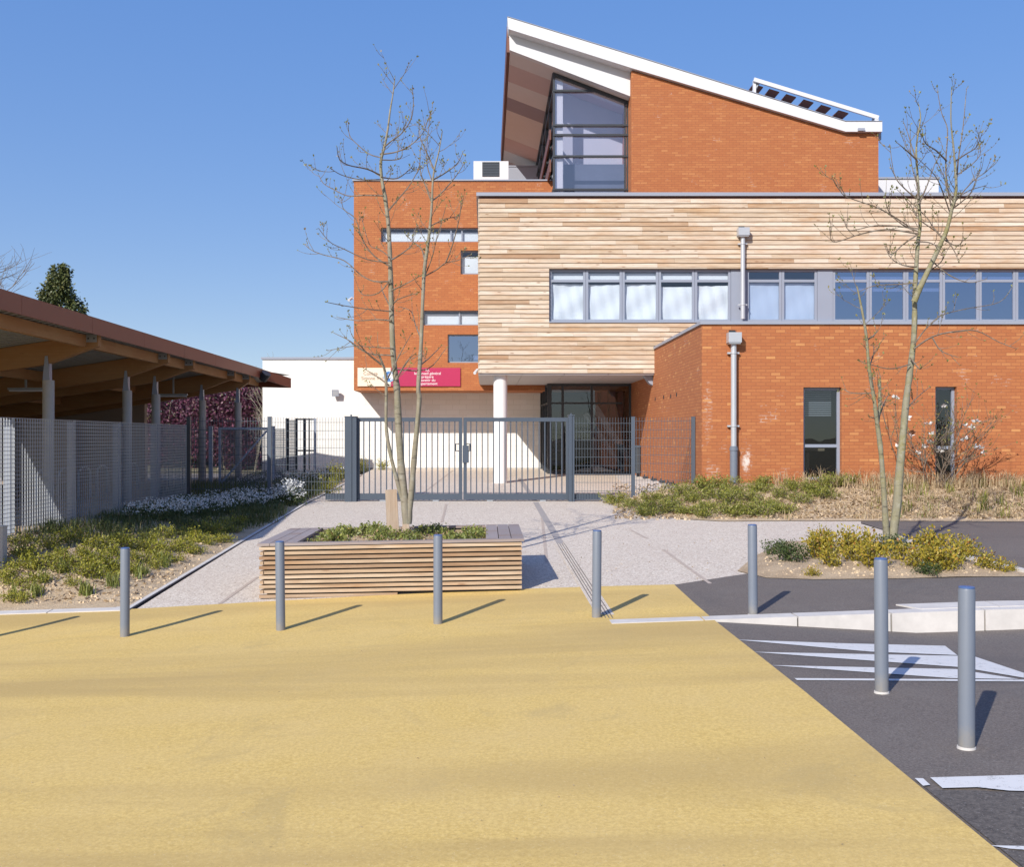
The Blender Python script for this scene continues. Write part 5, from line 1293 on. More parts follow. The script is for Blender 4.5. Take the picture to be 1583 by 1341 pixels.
brA = [[(375, 300), (410, 270), (450, 240), (490, 180), (500, 110), (495, 40)], [(372, 330), (430, 320), (490, 290), (540, 240), (560, 190), (575, 150)], [(360, 345), (310, 330), (260, 290), (225, 250), (218, 190)],
       [(355, 420), (300, 395), (220, 378), (180, 350), (170, 300)], [(360, 440), (270, 440), (190, 420), (140, 390)], [(370, 510), (290, 508), (215, 510), (150, 480), (110, 455), (92, 420)],
       [(362, 430), (430, 435), (490, 390), (500, 370)], [(365, 355), (420, 355), (450, 340), (450, 300)], [(392, 575), (430, 530), (480, 470), (520, 400), (530, 350)],
       [(398, 815), (330, 770), (280, 700), (250, 610), (200, 570), (190, 525)], [(398, 775), (350, 740), (310, 720), (275, 600)], [(402, 880), (330, 880), (270, 850), (200, 790), (110, 765), (60, 745), (30, 720)],
       [(399, 800), (300, 785), (200, 740), (140, 710), (90, 650)], [(405, 1000), (370, 930), (360, 890)], [(405, 1050), (340, 1045), (260, 1050), (170, 1035)], [(400, 790), (450, 760), (495, 720), (500, 680)],
       [(404, 920), (470, 890), (540, 850)], [(406, 1000), (430, 960), (520, 930)], [(412, 1170), (330, 1165), (240, 1160), (130, 1180)], [(404, 1010), (300, 1000), (200, 985), (125, 970)],
       [(412, 1200), (300, 1190), (230, 1140), (150, 1100)], [(403, 870), (350, 930), (290, 940), (265, 920)],
       [(545, 860), (600, 830), (640, 800), (690, 790), (750, 765)], [(640, 800), (670, 720), (700, 600), (705, 540)], [(580, 540), (550, 460), (530, 400), (530, 300)], [(583, 530), (620, 500), (680, 430), (720, 370)],
       [(588, 440), (640, 410), (690, 370), (715, 320)], [(574, 640), (640, 610), (700, 600)], [(550, 800), (535, 740), (495, 700), (515, 640)], [(533, 1130), (510, 1070), (490, 1010), (440, 990)],
       [(583, 450), (560, 380), (560, 280), (575, 140)], [(533, 1240), (570, 1210), (620, 1160)], [(545, 870), (580, 780), (600, 700), (640, 560)], [(590, 400), (560, 330), (530, 260), (525, 200)]]
brL = [[(362, 1240), (300, 1190), (262, 1145)], [(380, 1320), (440, 1200), (490, 1110)], [(425, 1310), (470, 1230), (510, 1190)], [(425, 1260), (560, 1260), (640, 1170)], [(300, 1190), (240, 1150), (200, 1120)], [(395, 1330), (340, 1290), (290, 1260)]]
young_tree('young_tree', 'bare multi stem young tree growing in the timber planter bench', TD, (629, 810), stemsA, rb(brA, C1, 0.0115) + rb(brL, C1, 0.015, 0.3), 'bark', 11, 1.1, 0.033)
iD = G(1380, 846, island_z)[1]
C2 = lambda pts: cr(pts, 1270, 120, 3.724)
C3 = lambda pts: cr(pts, 1270, 440, 2.914)
stemsB = [(C3([(318, 1172), (325, 1100), (340, 1000), (352, 840), (370, 650), (382, 520), (395, 420), (415, 250), (420, 110)]) + C2([(535, 1275), (545, 1100), (555, 950), (568, 850), (560, 720), (555, 600), (545, 430), (555, 330), (570, 230), (558, 150)]), 0.076, 0.006, 0.3),
          (C2([(534, 1290), (560, 1225), (610, 1120), (680, 970), (720, 880), (750, 760), (775, 650), (768, 500), (760, 400), (745, 250), (748, 70)]), 0.050, 0.006, -0.5),
          (C3([(295, 1185), (290, 1090), (285, 1000), (268, 760), (250, 620), (240, 540), (215, 380), (200, 220), (175, 80), (160, 10)]), 0.055, 0.012, -0.35),
          (C3([(254, 620), (262, 540), (262, 430)]), 0.025, 0.022, 0.1)]
brB = [[(775, 600), (790, 450), (815, 280), (835, 60)], [(745, 740), (720, 600), (715, 480), (725, 300), (690, 200), (665, 60)], [(765, 720), (830, 640), (890, 580), (950, 540), (1000, 480)], [(770, 700), (850, 650), (950, 620)],
       [(770, 480), (830, 440), (890, 400), (925, 320)], [(775, 560), (840, 520), (910, 450), (912, 380)], [(720, 480), (660, 420), (600, 380), (580, 330)], [(545, 470), (490, 420), (430, 370)], [(548, 480), (520, 400), (500, 330), (470, 250)],
       [(555, 700), (480, 640), (420, 560), (395, 400)], [(558, 730), (600, 640), (640, 530), (655, 490)], [(555, 885), (480, 855), (400, 790), (370, 720), (370, 690)], [(560, 870), (330, 850), (160, 880), (150, 810)],
       [(556, 900), (380, 875), (230, 900), (90, 945), (55, 930), (45, 860)], [(500, 855), (400, 790), (300, 740), (180, 700), (120, 670), (60, 570)], [(546, 1090), (470, 1080), (400, 1040), (360, 960)], [(610, 1120), (690, 1060), (700, 1000)],
       [(700, 930), (780, 970), (820, 930)], [(552, 945), (620, 950), (680, 980)], [(570, 825), (650, 880), (700, 920)], [(565, 830), (530, 760), (480, 700)], [(760, 720), (720, 640), (700, 560), (610, 380)], [(558, 700), (545, 600), (515, 480), (510, 270)],
       [(740, 780), (690, 640), (650, 560), (560, 470)], [(700, 930), (640, 860), (600, 800), (430, 640)], [(745, 760), (800, 720), (860, 660), (905, 540)], [(545, 1180), (450, 1190), (300, 1200), (180, 1250)], [(640, 1060), (740, 1140), (850, 1180), (950, 1160)],
       [(560, 900), (470, 960), (400, 1020), (370, 960)], [(700, 900), (760, 990), (790, 1060)]]
brQ = [[(418, 270), (470, 200), (540, 140), (650, 110), (800, 80), (860, 10)], [(415, 290), (500, 235), (600, 212), (700, 210), (800, 260), (880, 290)], [(400, 360), (300, 380), (160, 340)], [(385, 560), (430, 510), (490, 460)], [(250, 610), (230, 600), (215, 598)],
       [(228, 490), (140, 490), (95, 470)], [(500, 240), (540, 300), (620, 330)], [(205, 250), (235, 230), (250, 210)], [(208, 390), (235, 310), (232, 270)], [(400, 330), (440, 380), (450, 370)], [(250, 620), (285, 530), (300, 500)]]
isl_tree = young_tree('young_tree', 'bare forked young tree with mossy stems rising from the gold shrubs', iD, (1379, 846), stemsB, rb(brB, C2, 0.013) + rb(brQ, C3, 0.014, 0.7), 'bark_y', 23, 1.1, 0.036)

# ------------------------------------------------------------------ shrubs and ground cover
def shrub_mesh(seed, r, h, n, size, leafmat_, up=0.4, aspect=0.45, stems=9):
    rnd = random.Random(seed); mb = MB()
    tips = []
    for k in range(stems):
        a = rnd.uniform(0, 6.283); rr = r * rnd.uniform(0.15, 0.95); hh = h * rnd.uniform(0.55, 1.05) * (1 - 0.35 * rr / r)
        p = Vector((math.cos(a) * rr, math.sin(a) * rr, hh)); tips.append(p)
        mb.tube([(p.x * 0.15, p.y * 0.15, -0.05), (p.x * 0.6, p.y * 0.6, hh * 0.6), p], [0.008, 0.005, 0.003], 4, 1, False)
    for k in range(n):
        tp = rnd.choice(tips); t = rnd.random() ** 0.6
        c = Vector((tp.x * (0.35 + 0.65 * t), tp.y * (0.35 + 0.65 * t), tp.z * t)) + Vector((rnd.gauss(0, .06), rnd.gauss(0, .06), rnd.gauss(0, .04)))
        c.z = max(0.005, c.z)
        d = Vector((c.x, c.y, 0)) * 1.2 + Vector((rnd.gauss(0, .5), rnd.gauss(0, .5), up + rnd.gauss(0, .5)))
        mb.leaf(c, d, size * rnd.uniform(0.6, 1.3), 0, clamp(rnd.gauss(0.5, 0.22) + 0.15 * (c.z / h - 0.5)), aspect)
    return mb, leafmat_
def shrub_group(name, variants, places, label, cat, group, labels=None):
    protos = {}
    for i, (vi, x, y, z, s) in enumerate(places):
        lab = labels[i] if labels else label
        if vi not in protos:
            mb, lm = shrub_mesh(*variants[vi]); o = mb.build(name, [lm, M['twig']], None, (0, 0, 0)); o.location = (x, y, z); o.scale = (s,) * 3; o.rotation_euler = (0, 0, random.uniform(0, 6)); tag(o, lab, cat, group); protos[vi] = o
        else: clone_mesh(protos[vi], (x, y, z), lab, random.uniform(0, 6.28), s)
# left bed
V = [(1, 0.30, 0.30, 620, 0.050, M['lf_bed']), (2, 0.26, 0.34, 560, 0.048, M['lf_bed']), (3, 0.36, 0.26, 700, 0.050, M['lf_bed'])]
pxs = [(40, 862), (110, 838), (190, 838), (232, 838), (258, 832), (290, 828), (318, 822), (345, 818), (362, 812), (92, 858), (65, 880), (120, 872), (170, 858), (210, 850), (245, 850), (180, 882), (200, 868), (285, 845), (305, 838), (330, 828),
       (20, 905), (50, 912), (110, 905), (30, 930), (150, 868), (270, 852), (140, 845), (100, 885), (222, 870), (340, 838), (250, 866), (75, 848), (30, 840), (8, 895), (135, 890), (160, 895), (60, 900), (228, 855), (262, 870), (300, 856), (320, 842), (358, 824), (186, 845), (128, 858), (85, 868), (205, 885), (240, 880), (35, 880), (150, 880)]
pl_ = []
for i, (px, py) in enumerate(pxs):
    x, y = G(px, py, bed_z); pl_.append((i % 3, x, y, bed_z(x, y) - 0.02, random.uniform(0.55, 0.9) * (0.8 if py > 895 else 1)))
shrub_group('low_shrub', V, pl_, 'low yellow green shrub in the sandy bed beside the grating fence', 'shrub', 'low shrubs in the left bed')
# island
V = [(4, 0.27, 0.47, 760, 0.054, M['lf_gold'], 0.6, 0.5, 9), (5, 0.22, 0.42, 560, 0.052, M['lf_gold'], 0.6, 0.5, 8), (6, 0.34, 0.34, 900, 0.046, M['lf_dark'])]
isp = [(0, 1262, 862, 1.0), (1, 1285, 874, 0.85), (0, 1310, 855, 1.0), (1, 1340, 852, 1.0), (0, 1345, 876, 1.0), (1, 1395, 866, 0.9), (0, 1435, 862, 1.1), (1, 1420, 876, 0.85), (0, 1448, 880, 0.95), (1, 1478, 868, 1.0), (1, 1490, 860, 0.95), (1, 1520, 876, 0.75),
       (1, 1545, 882, 0.6), (1, 1562, 882, 0.45), (2, 1195, 856, 0.8), (2, 1230, 868, 1.0), (2, 1372, 852, 0.9), (2, 1440, 889, 0.65), (0, 1275, 850, 0.9), (1, 1255, 890, 0.45), (1, 1318, 866, 0.8), (1, 1465, 878, 0.8)]
pl_, lb_ = [], []
for v, px, py, s in isp:
    x, y = G(px, py, island_z); pl_.append((v, x, y, island_z(x, y) - 0.05, s)); lb_.append('golden leaved shrub in the sandy island around the mossy tree' if v < 2 else 'dark green shrub among the golden shrubs of the sandy island')
shrub_group('island_shrub', V, pl_, '', 'shrub', 'shrubs in the sandy island', lb_)
# mound on the right
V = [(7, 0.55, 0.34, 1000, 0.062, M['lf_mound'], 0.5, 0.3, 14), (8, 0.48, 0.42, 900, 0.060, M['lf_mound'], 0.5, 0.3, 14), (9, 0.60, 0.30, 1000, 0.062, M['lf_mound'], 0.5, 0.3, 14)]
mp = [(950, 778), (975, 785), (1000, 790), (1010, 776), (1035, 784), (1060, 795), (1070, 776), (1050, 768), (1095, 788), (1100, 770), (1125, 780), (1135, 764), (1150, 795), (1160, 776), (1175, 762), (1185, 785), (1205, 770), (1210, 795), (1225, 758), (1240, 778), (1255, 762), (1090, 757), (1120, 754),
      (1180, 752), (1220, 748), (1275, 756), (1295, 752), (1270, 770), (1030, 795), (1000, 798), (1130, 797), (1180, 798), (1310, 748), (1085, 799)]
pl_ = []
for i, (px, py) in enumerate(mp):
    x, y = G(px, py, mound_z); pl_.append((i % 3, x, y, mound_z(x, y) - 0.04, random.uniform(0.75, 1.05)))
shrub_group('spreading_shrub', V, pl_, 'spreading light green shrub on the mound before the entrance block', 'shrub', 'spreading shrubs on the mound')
# planter plants
V = [(12, 0.16, 0.17, 240, 0.060, M['lf_plant']), (13, 0.14, 0.20, 220, 0.058, M['lf_plant'])]
pl_ = []
rnd = random.Random(5)
for k in range(34):
    x, y = rnd.uniform(ix0 + 0.2, ix1 - 0.05), rnd.uniform(iy0 + 0.12, iy1 - 0.1)
    if abs(x - PX(600, 14)) < 0.2 and y < 13.7: continue
    pl_.append((k % 2, x, y, ps(x, y) - 0.02, rnd.uniform(0.6, 1.0)))
shrub_group('planter_plant', V, pl_, 'small green leafy plant in the planter around the tree', 'plant', 'plants in the planter')

def tufts(name, kind_label, fn, n, sampler, h, mat, spread=0.06, blades=14, width=0.012, lean=0.5, seed=1):
    rnd = random.Random(seed); mb = MB()
    for _ in range(n):
        s = sampler(rnd)
        if s is None: continue
        x, y, hs = s; z = fn(x, y)
        for b in range(blades):
            a = rnd.uniform(0, 6.283); hh = h * hs * rnd.uniform(0.5, 1.2); l = lean * hh * rnd.uniform(0.2, 1.2)
            bx, by = x + rnd.gauss(0, spread), y + rnd.gauss(0, spread); dx, dy = math.cos(a) * l, math.sin(a) * l
            w = Vector((-math.sin(a), math.cos(a), 0)) * width * 0.5; p = Vector((bx, by, z - 0.01)); q = p + Vector((dx * 0.35, dy * 0.35, hh * 0.65)); e = p + Vector((dx, dy, hh * (1 - 0.25 * rnd.random())))
            r = clamp(rnd.gauss(0.5, 0.25)); mb.face([p - w, p + w, q + w * 0.7, q - w * 0.7], 0, r); mb.face([q - w * 0.7, q + w * 0.7, e], 0, r)
    o = mb.build(name, mat); return tag(o, kind_label, name.replace('_', ' '), kind='stuff')
def smp_mound(rnd):
    px = rnd.uniform(1190, 1640); D = rnd.uniform(20.3, 23.65); x = PX(px, D)
    back = D > 23.0
    if px < 1340 and rnd.random() < 0.7: return None
    return (x, D, rnd.uniform(0.7, 1.1)) if back else ((x, D, rnd.choice((0.10, 0.14, 0.2, 0.45))) if rnd.random() < 0.75 else None)
tufts('dry_grass', 'straw coloured dry grass along the wall of the entrance block', mound_z, 900, smp_mound, 0.42, M['straw'], 0.09, 14, 0.014, 0.7, 4)
def smp_bed(rnd):
    x, y = rnd.uniform(-6.85, -4.35), rnd.uniform(15.0, 27.5)
    lim = lerp(-6.2, -4.3, clamp((y - 15.0) / 6.0))
    if x > lim + 0.1 or rnd.random() < 0.25: return None
    return (x, y, 1.0)
tufts('bed_grass', 'dark grass growing in the shade of the canopy along the bed', bed_z, 1500, smp_bed, 0.19, M['grass'], 0.10, 16, 0.012, 0.9, 6)
def smp_weed(rnd):
    px, D = rnd.uniform(1340, 1640), rnd.uniform(20.3, 23.3); return (PX(px, D), D, rnd.choice((0.3, 0.5, 1.0)))
tufts('weeds', 'green weeds sprouting through the dry mound', mound_z, 70, smp_weed, 0.30, M['lf_mound'], 0.06, 14, 0.014, 0.5, 14)
def smp_bw(rnd):
    px, py = rnd.choice(((95, 884), (148, 890), (58, 920), (172, 905), (20, 925), (130, 920), (215, 890), (250, 875), (70, 900)))
    x, y = G(px + rnd.gauss(0, 4), py + rnd.gauss(0, 3), bed_z); return (x, y, rnd.uniform(0.5, 1.0))
tufts('weeds', 'grey green weeds sprouting from the sandy left bed', bed_z, 40, smp_bw, 0.26, M['lf_plant'], 0.035, 14, 0.014, 0.5, 15)
def smp_bed2(rnd):
    x, y = rnd.uniform(-8.2, -4.4), rnd.uniform(25.2, 37.5)
    return (x, y, 1.0)
tufts('yard_grass', 'green grass strip behind the mesh fence before the white wall', bed_z, 500, smp_bed2, 0.30, M['grass'], 0.12, 16, 0.014, 0.8, 8)
def flowers(name, label, n, sampler, fn, seed, size=0.030):
    rnd = random.Random(seed); mb = MB()
    for _ in range(n):
        x, y, h = sampler(rnd); z = fn(x, y)
        for b in range(5):
            mb.leaf((x + rnd.gauss(0, .05), y + rnd.gauss(0, .05), z + rnd.uniform(0, h * 0.8)), (rnd.gauss(0, 1), rnd.gauss(0, 1), 0.8), 0.06, 1, rnd.random(), 0.4)
        for b in range(4):
            p = Vector((x + rnd.gauss(0, .03), y + rnd.gauss(0, .03), z + h + rnd.gauss(0, .02)))
            mb.leaf(p, (rnd.gauss(0, 1), rnd.gauss(0, 1) - 0.5, 0.4), size, 0, rnd.random(), 0.8)
    o = mb.build(name, [M['petal'], M['lf_dark']]); return tag(o, label, 'flowers', kind='stuff')
def sf(rnd):
    while True:
        px, py = rnd.uniform(195, 470), rnd.uniform(752, 800)
        if py > 757 + (470 - px) * 0.155 - 4 and py < 762 + (470 - px) * 0.14 + 12:
            x, y = G(px, py + 8, bed_z)
            if x > -6.95: return (x, y, rnd.uniform(0.16, 0.34))
flowers('white_flowers', 'band of white flowers along the foot of the grating fence', 1050, sf, bed_z, 9, 0.032)
flowers('white_flowers', 'bright white flower clump at the end of the bed near the gate', 120, lambda r: (PX(452, 24) + r.gauss(0, .14), 23.7 + r.gauss(0, .18), r.uniform(0.25, 0.55)), bed_z, 10, 0.045)
flowers('white_flowers', 'pale flowers behind the mesh fence in front of the white wall', 600, lambda r: (r.uniform(-7.2, -4.6), r.uniform(28.5, 35), r.uniform(0.15, 0.35)), bed_z, 12, 0.035)
V = [(15, 0.35, 0.6, 500, 0.06, M['lf_bed']), (16, 0.4, 0.5, 500, 0.06, M['lf_bed'])]
shrub_group('wall_shrub', V, [(0, PX(520, 31), 31, walk_z(-4.5, 31), 1.1), (1, PX(505, 28), 28, walk_z(-4.5, 28), 1.0), (0, PX(560, 37.6), 37.6, 0.82, 0.8), (1, PX(590, 37.8), 37.8, 0.82, 0.9), (1, PX(512, 26.3), 26.3, 0.55, 0.8)], 'yellow green shrub behind the gate near the white wall', 'shrub', 'shrubs by the white wall')
# clods, pebbles, fallen leaves
def clods(name, label, n, sampler, fn, mat, smin, smax, seed):
    rnd = random.Random(seed); mb = MB()
    for _ in range(n):
        s = sampler(rnd)
        if s is None: continue
        x, y = s; sz = rnd.uniform(smin, smax) * rnd.choice((0.5, 0.7, 1, 1)); z = fn(x, y)
        a = rnd.uniform(0, 3.14); ca, sa = math.cos(a) * sz, math.sin(a) * sz * 0.8
        top = [(x + ca * 0.5, y + sa * 0.5, z + sz * 0.5), (x - sa * 0.5, y + ca * 0.5, z + sz * 0.42), (x - ca * 0.5, y - sa * 0.5, z + sz * 0.55), (x + sa * 0.5, y - ca * 0.5, z + sz * 0.4)]
        bt = [(x + (q[0] - x) * 1.7, y + (q[1] - y) * 1.7, z - 0.01) for q in top]
        r = rnd.random(); mb.face(list(reversed(top)) if False else top, 0, r)
        for k in range(4): mb.face([bt[k], bt[(k + 1) % 4], top[(k + 1) % 4], top[k]], 0, r)
    o = mb.build(name, mat); return tag(o, label, name.replace('_', ' '), kind='stuff')
def in_px(x0, x1, y0, y1, fn, cond=None):
    def f(rnd):
        px, py = rnd.uniform(x0, x1), rnd.uniform(y0, y1)
        if cond and not cond(px, py): return None
        return G(px, py, fn)
    return f
clods('soil_clods', 'crumbly soil clods scattered over the left planting bed', 1500, in_px(0, 480, 800, 936, bed_z, lambda a, b: b < 936 - (a - 205) * 0.59 if a > 205 else True), bed_z, M['clod'], 0.012, 0.05, 1)
clods('soil_clods', 'crumbly soil clods scattered over the right mound', 1800, in_px(960, 1600, 752, 804, mound_z), mound_z, M['clod'], 0.015, 0.05, 2)
clods('soil_clods', 'crumbly soil clods on the sandy island', 420, in_px(1175, 1560, 848, 893, island_z, lambda a, b: poly_d(G(a, b, island_z), ISL) > 0.15), lambda x, y: island_z(x, y), M['clod'], 0.01, 0.035, 3)
def litter(name, label, n, sampler, fn, mat, size, seed):
    rnd = random.Random(seed); mb = MB()
    for _ in range(n):
        s = sampler(rnd)
        if s is None: continue
        x, y = s; mb.leaf((x, y, fn(x, y) + 0.012), (rnd.gauss(0, 1), rnd.gauss(0, 1), abs(rnd.gauss(0, .35))), size * rnd.uniform(.5, 1.3), 0, rnd.random(), 0.45)
    o = mb.build(name, mat); return tag(o, label, 'fallen leaves', kind='stuff')
litter('dead_leaves', 'dead leaves and mulch over the right mound', 7000, in_px(950, 1620, 750, 803, mound_z), mound_z, M['dry'], 0.09, 1)
litter('dead_leaves', 'dead leaves and stems over the left bed', 2400, in_px(0, 480, 800, 934, bed_z, lambda a, b: b < 926 - (a - 205) * 0.59 if a > 205 else True), bed_z, M['dry'], 0.07, 2)
litter('dead_leaves', 'dead leaves on the soil of the planter', 900, lambda r: (r.uniform(ix0, ix1), r.uniform(iy0, iy1)), ps, M['dry'], 0.06, 3)

# flowering magnolia against the wall
gD = 23.1; gx = PX(1447, gD); gz = mound_z(gx, gD)
mg = thing('magnolia_bush', (gx, gD, gz), 'bare magnolia bush with white flowers before the narrow window', 'bush')
rnd = random.Random(31); tw, bud, ptl = MB(), MB(), MB()
def mtwig(p, d, ln, r, lev):
    pts = [p]; q = p.copy(); dd = d.normalized()
    for k in range(5):
        dd = (dd + Vector((rnd.gauss(0, .13), rnd.gauss(0, .10), 0.05 + rnd.gauss(0, .08)))).normalized(); q = q + dd * ln / 5
        if q.y > GBY - 0.08: q.y = GBY - 0.08
        pts.append(q.copy())
    tw.tube(pts, [lerp(r, r * .4, k / 5) for k in range(6)], 4, 0, False)
    if lev == 0 or rnd.random() < 0.3:
        for _ in range(3): bud.leaf(pts[-1], dd + Vector((rnd.gauss(0, .6), rnd.gauss(0, .6), rnd.gauss(0, .5))), 0.05, 0, rnd.random())
        if rnd.random() < 0.085:
            for _ in range(7): ptl.leaf(pts[-1], Vector((rnd.gauss(0, 1), rnd.gauss(-.4, .8), rnd.gauss(.4, .6))), rnd.uniform(0.07, 0.12), 0, rnd.random(), 0.6)
    if lev > 0:
        for k in (2, 3, 4, 5):
            for _ in range(2):
                if rnd.random() < 0.62: mtwig(pts[k], dd * 0.9 + Vector((rnd.gauss(0, .55), rnd.gauss(0, .4), rnd.gauss(.1, .4))), ln * rnd.uniform(.4, .7), r * .6, lev - 1)
for k in range(11):
    a = rnd.uniform(-1, 1); mtwig(Vector((gx + rnd.gauss(0, .22), gD + rnd.gauss(0, .12), gz - 0.05)), Vector((a * 0.72, rnd.gauss(-.1, .18), 1.0)), rnd.uniform(0.9, 1.6), 0.014, 2)
tw.build('branches', M['twig'], mg); bud.build('buds', M['bud'], mg); ptl.build('flowers', M['petal'], mg)

# ------------------------------------------------------------------ background trees
def conifer(px, base_py, top_py, D, label, rmax):
    x = PX(px, D); z1 = PZ(top_py, D); t = thing('conifer_tree', (x, D, 0.4), label, 'tree'); rnd = random.Random(41)
    mb = MB(); mb.tube([(x, D, 0.3), (x, D, z1 - 0.5)], [0.3, 0.04], 8); mb.build('trunk', M['bark'], t)
    cr_ = MB()
    for k in range(420):
        u = rnd.random(); z = lerp(2.0, z1, u ** 0.8); hfrac = (z1 - z) / (z1 - 2.0)
        a = rnd.uniform(0, 6.283); rr = rmax * (0.06 + 0.94 * hfrac) * rnd.uniform(0.45, 1.12)
        c = Vector((x + math.cos(a) * rr, D + math.sin(a) * rr, z)); rs = rnd.uniform(0.25, 0.55) * (0.5 + 0.5 * hfrac)
        sh = rnd.gauss(0, .15)
        for _ in range(46):
            o = Vector((rnd.gauss(0, 1), rnd.gauss(0, 1), rnd.gauss(0, 1.25))) * rs * 0.55
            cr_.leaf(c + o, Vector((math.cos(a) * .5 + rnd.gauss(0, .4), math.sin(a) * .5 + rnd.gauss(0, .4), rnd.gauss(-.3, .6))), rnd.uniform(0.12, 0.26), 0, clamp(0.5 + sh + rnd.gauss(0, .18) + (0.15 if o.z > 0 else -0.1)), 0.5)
    cr_.build('crown', M['lf_con'], t)
conifer(91, 560, 414, 58, 'dark pointed conifer showing above the canopy roof', 3.9)
def bare_tree(name, base, h, label, seed, col='twig', spread=0.75, r=0.16, lev=4):
    rnd = random.Random(seed); t = thing(name, base, label, 'tree'); mb, tw = MB(), MB()
    def grow(p, d, ln, r, l):
        pts = [p]; q = p.copy(); dd = d.normalized()
        for k in range(4): dd = (dd + Vector((rnd.gauss(0, .1), rnd.gauss(0, .1), .04 + rnd.gauss(0, .05)))).normalized(); q = q + dd * ln / 4; pts.append(q.copy())
        (mb if l == lev else tw).tube(pts, [lerp(r, r * .55, k / 4) for k in range(5)], 6 if l > 2 else 4, 0, False)
        if l > 0:
            for k in (1, 2, 3, 4):
                for _ in range(2 if l < lev else 1):
                    if rnd.random() < .8 or k == 4: grow(pts[k], dd + Vector((rnd.gauss(0, spread), rnd.gauss(0, spread), rnd.gauss(.1, .35))), ln * rnd.uniform(.5, .72), r * .5, l - 1)
    grow(Vector(base), Vector((0, 0, 1)), h * 0.45, r, lev)
    mb.build('trunk', M['bark'], t); tw.build('branches', M[col], t)
    return t
bare_tree('bare_tree', (PX(2, 52), 52, 0.4), 12.0, 'large bare tree at the left edge above the canopy roof', 5)
bare_tree('bare_shrub_tree', (PX(394, 39.5), 39.5, 0.5), 5.2, 'thin twiggy bare tree between the purple tree and white wall', 8, 'bark', 0.35, 0.05, 3)
def purple(px, D, z1, rx, label, seed):
    x = PX(px, D); t = thing('purple_tree', (x, D, 0.5), label, 'tree', 'purple leaved trees behind the canopy'); rnd = random.Random(seed)
    mb = MB()
    for k in range(4): mb.tube([(x + rnd.gauss(0, .2), D, 0.3), (x + rnd.gauss(0, .6), D + rnd.gauss(0, .3), 2), (x + rnd.gauss(0, rx * .5), D + rnd.gauss(0, .5), z1 - .6)], [.08, .05, .02], 6)
    mb.build('trunk', M['bark'], t)
    c_ = MB()
    for k in range(330):
        a = rnd.uniform(0, 6.283); rr = rx * math.sqrt(rnd.random()); z = lerp(1.0, z1, rnd.random()); c = Vector((x + math.cos(a) * rr, D + math.sin(a) * rr * .7, z)); sh = rnd.gauss(0, .18)
        for _ in range(34):
            c_.leaf(c + Vector((rnd.gauss(0, .3), rnd.gauss(0, .3), rnd.gauss(0, .26))), Vector((rnd.gauss(0, 1), rnd.gauss(0, 1), rnd.gauss(0, 1))), rnd.uniform(.10, .19), 0, clamp(.5 + sh + rnd.gauss(0, .2)), .6)
    c_.build('crown', M['lf_purple'], t)
purple(275, 50, 4.5, 2.2, 'purple leaved tree behind the middle canopy posts', 1)
purple(352, 47, 4.4, 1.8, 'purple leaved tree behind the far canopy posts left of the white wall', 2)
purple(405, 49, 4.6, 1.4, 'purple leaved tree partly behind the edge of the white wall', 3)

hd = MB(); rnd = random.Random(77)
for k in range(26000):
    x = rnd.uniform(-26, -8.0); z = rnd.uniform(0.4, 4.0 + 0.3 * math.sin(x * 2)); hd.leaf((x, 54 + rnd.gauss(0, .3), z), (rnd.gauss(0, 1), rnd.gauss(-.3, 1), rnd.gauss(.2, 1)), rnd.uniform(.18, .34), 0, clamp(rnd.gauss(.4, .25)), .6)
tag(hd.build('hedge', M['lf_dark'], None, (-15, 54, 0.4)), 'dark clipped hedge far behind the canopy and purple trees', 'hedge')
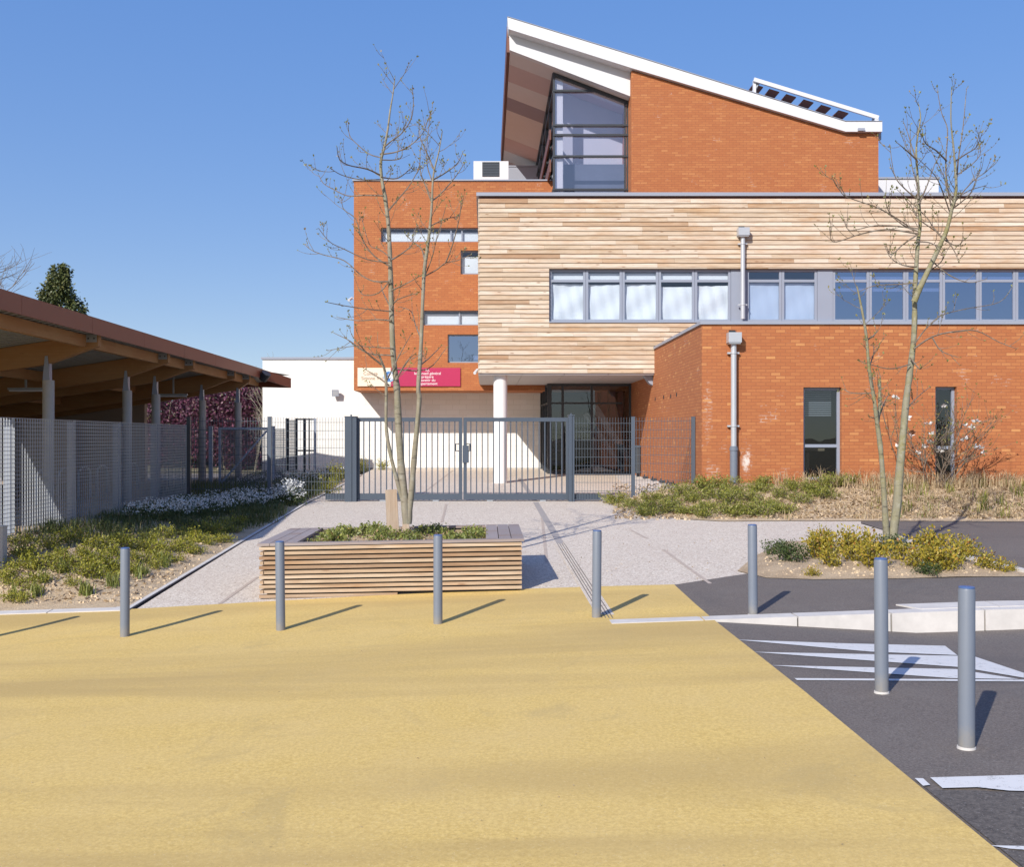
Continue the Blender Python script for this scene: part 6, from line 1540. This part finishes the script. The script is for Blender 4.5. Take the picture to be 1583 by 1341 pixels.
# ------------------------------------------------------------------ bollards and the pale post at the left edge
bl = [(-50, 998, 857, 'bollard standing just beyond the left edge of the photo, seen by its shadow'), (193, 988, 847, 'bollard at the left of the photo, standing before the sandy bed'), (434, 978, 837, 'bollard before the left end of the planter bench'), (677, 968, 827, 'bollard before the right part of the planter bench'),
      (922, 958, 820, 'bollard beside the drain slots on the yellow paving'), (1164, 952, 811, 'bollard at the kerb edge left of the gold shrubs'), (1363, 1073, 863, 'bollard in pale mortar ring beside the white road teeth'), (1494, 1160, 907, 'nearest bollard, standing in the asphalt at the right')]
proto = None
for i, (px, pb, pt, lab) in enumerate(bl):
    fn = road_z if i >= 6 else walk_z
    x, y = G(px, pb, fn); y += 0.05; x = PX(px, y); z = fn(x, y)
    hgt = PZ(pt, y) - z
    if proto is None:
        proto = thing('bollard', (0, 0, 0), lab, 'bollard', 'grey steel bollards')
        mb = MB(); mb.tube([(0, 0, -0.1), (0, 0, 0.975), (0, 0, 0.988)], [0.0505, 0.0505, 0.047], 32); mb.build('shaft', M['bollard'], proto, smooth=True)
        mb = MB(); mb.tube([(0, 0, 0.989), (0, 0, 0.997), (0, 0, 1.0)], [0.0475, 0.0475, 0.040], 32); mb.build('cap', M['bcap'], proto, smooth=True)
        mb = MB(); mb.tube([(0, 0, -0.02), (0, 0, 0.0125), (0, 0, 0.017)], [0.072, 0.068, 0.051], 24); mb.build('mortar_ring', M['kerb'], proto, smooth=True)
        proto.location = (x, y, z); proto.scale = (1, 1, hgt); o = proto
    else: o = dup(proto, (x, y, z), lab, 0.0); o.scale = (1, 1, hgt)
    o.rotation_euler = (R(random.uniform(-0.5, 0.5)), R(random.uniform(-0.5, 0.5)), random.uniform(0, 6))
    if i < 6:
        for c in list(o.children):
            if c.name.startswith('mortar_ring'): c.scale = (0.80, 0.80, 0.6)
x, y = G(-2, 872, bed_z)
mb = MB(); mb.box(x - 0.09, x + 0.085, y - 0.07, y + 0.07, 0.0, PZ(816, y)); mb.box(x - 0.095, x + 0.09, y - 0.075, y + 0.075, PZ(816, y) + 0.002, PZ(813, y))
tag(mb.build('concrete_post', M['concrete'], None, (x, y, bed_z(x, y))), 'pale square concrete post cut by the left edge of the photo', 'post')

# grit and bits of leaf lying on the paving
litter('surface_grit', 'tiny dark grit and leaf scraps scattered over the yellow paving', 300, in_px(-100, 1500, 925, 1400, walk_z, lambda a, b: G(a, b)[0] < YX - 0.1 and G(a, b)[1] < 12.5), lambda x, y: walk_z(x, y) + 0.002, M['dry'], 0.012, 8)
litter('surface_grit', 'tiny grit and leaf scraps scattered over the grey plaza', 260, in_px(300, 1150, 790, 905, walk_z, lambda a, b: G(a, b)[0] > -4.1), lambda x, y: walk_z(x, y), M['dry'], 0.03, 9)
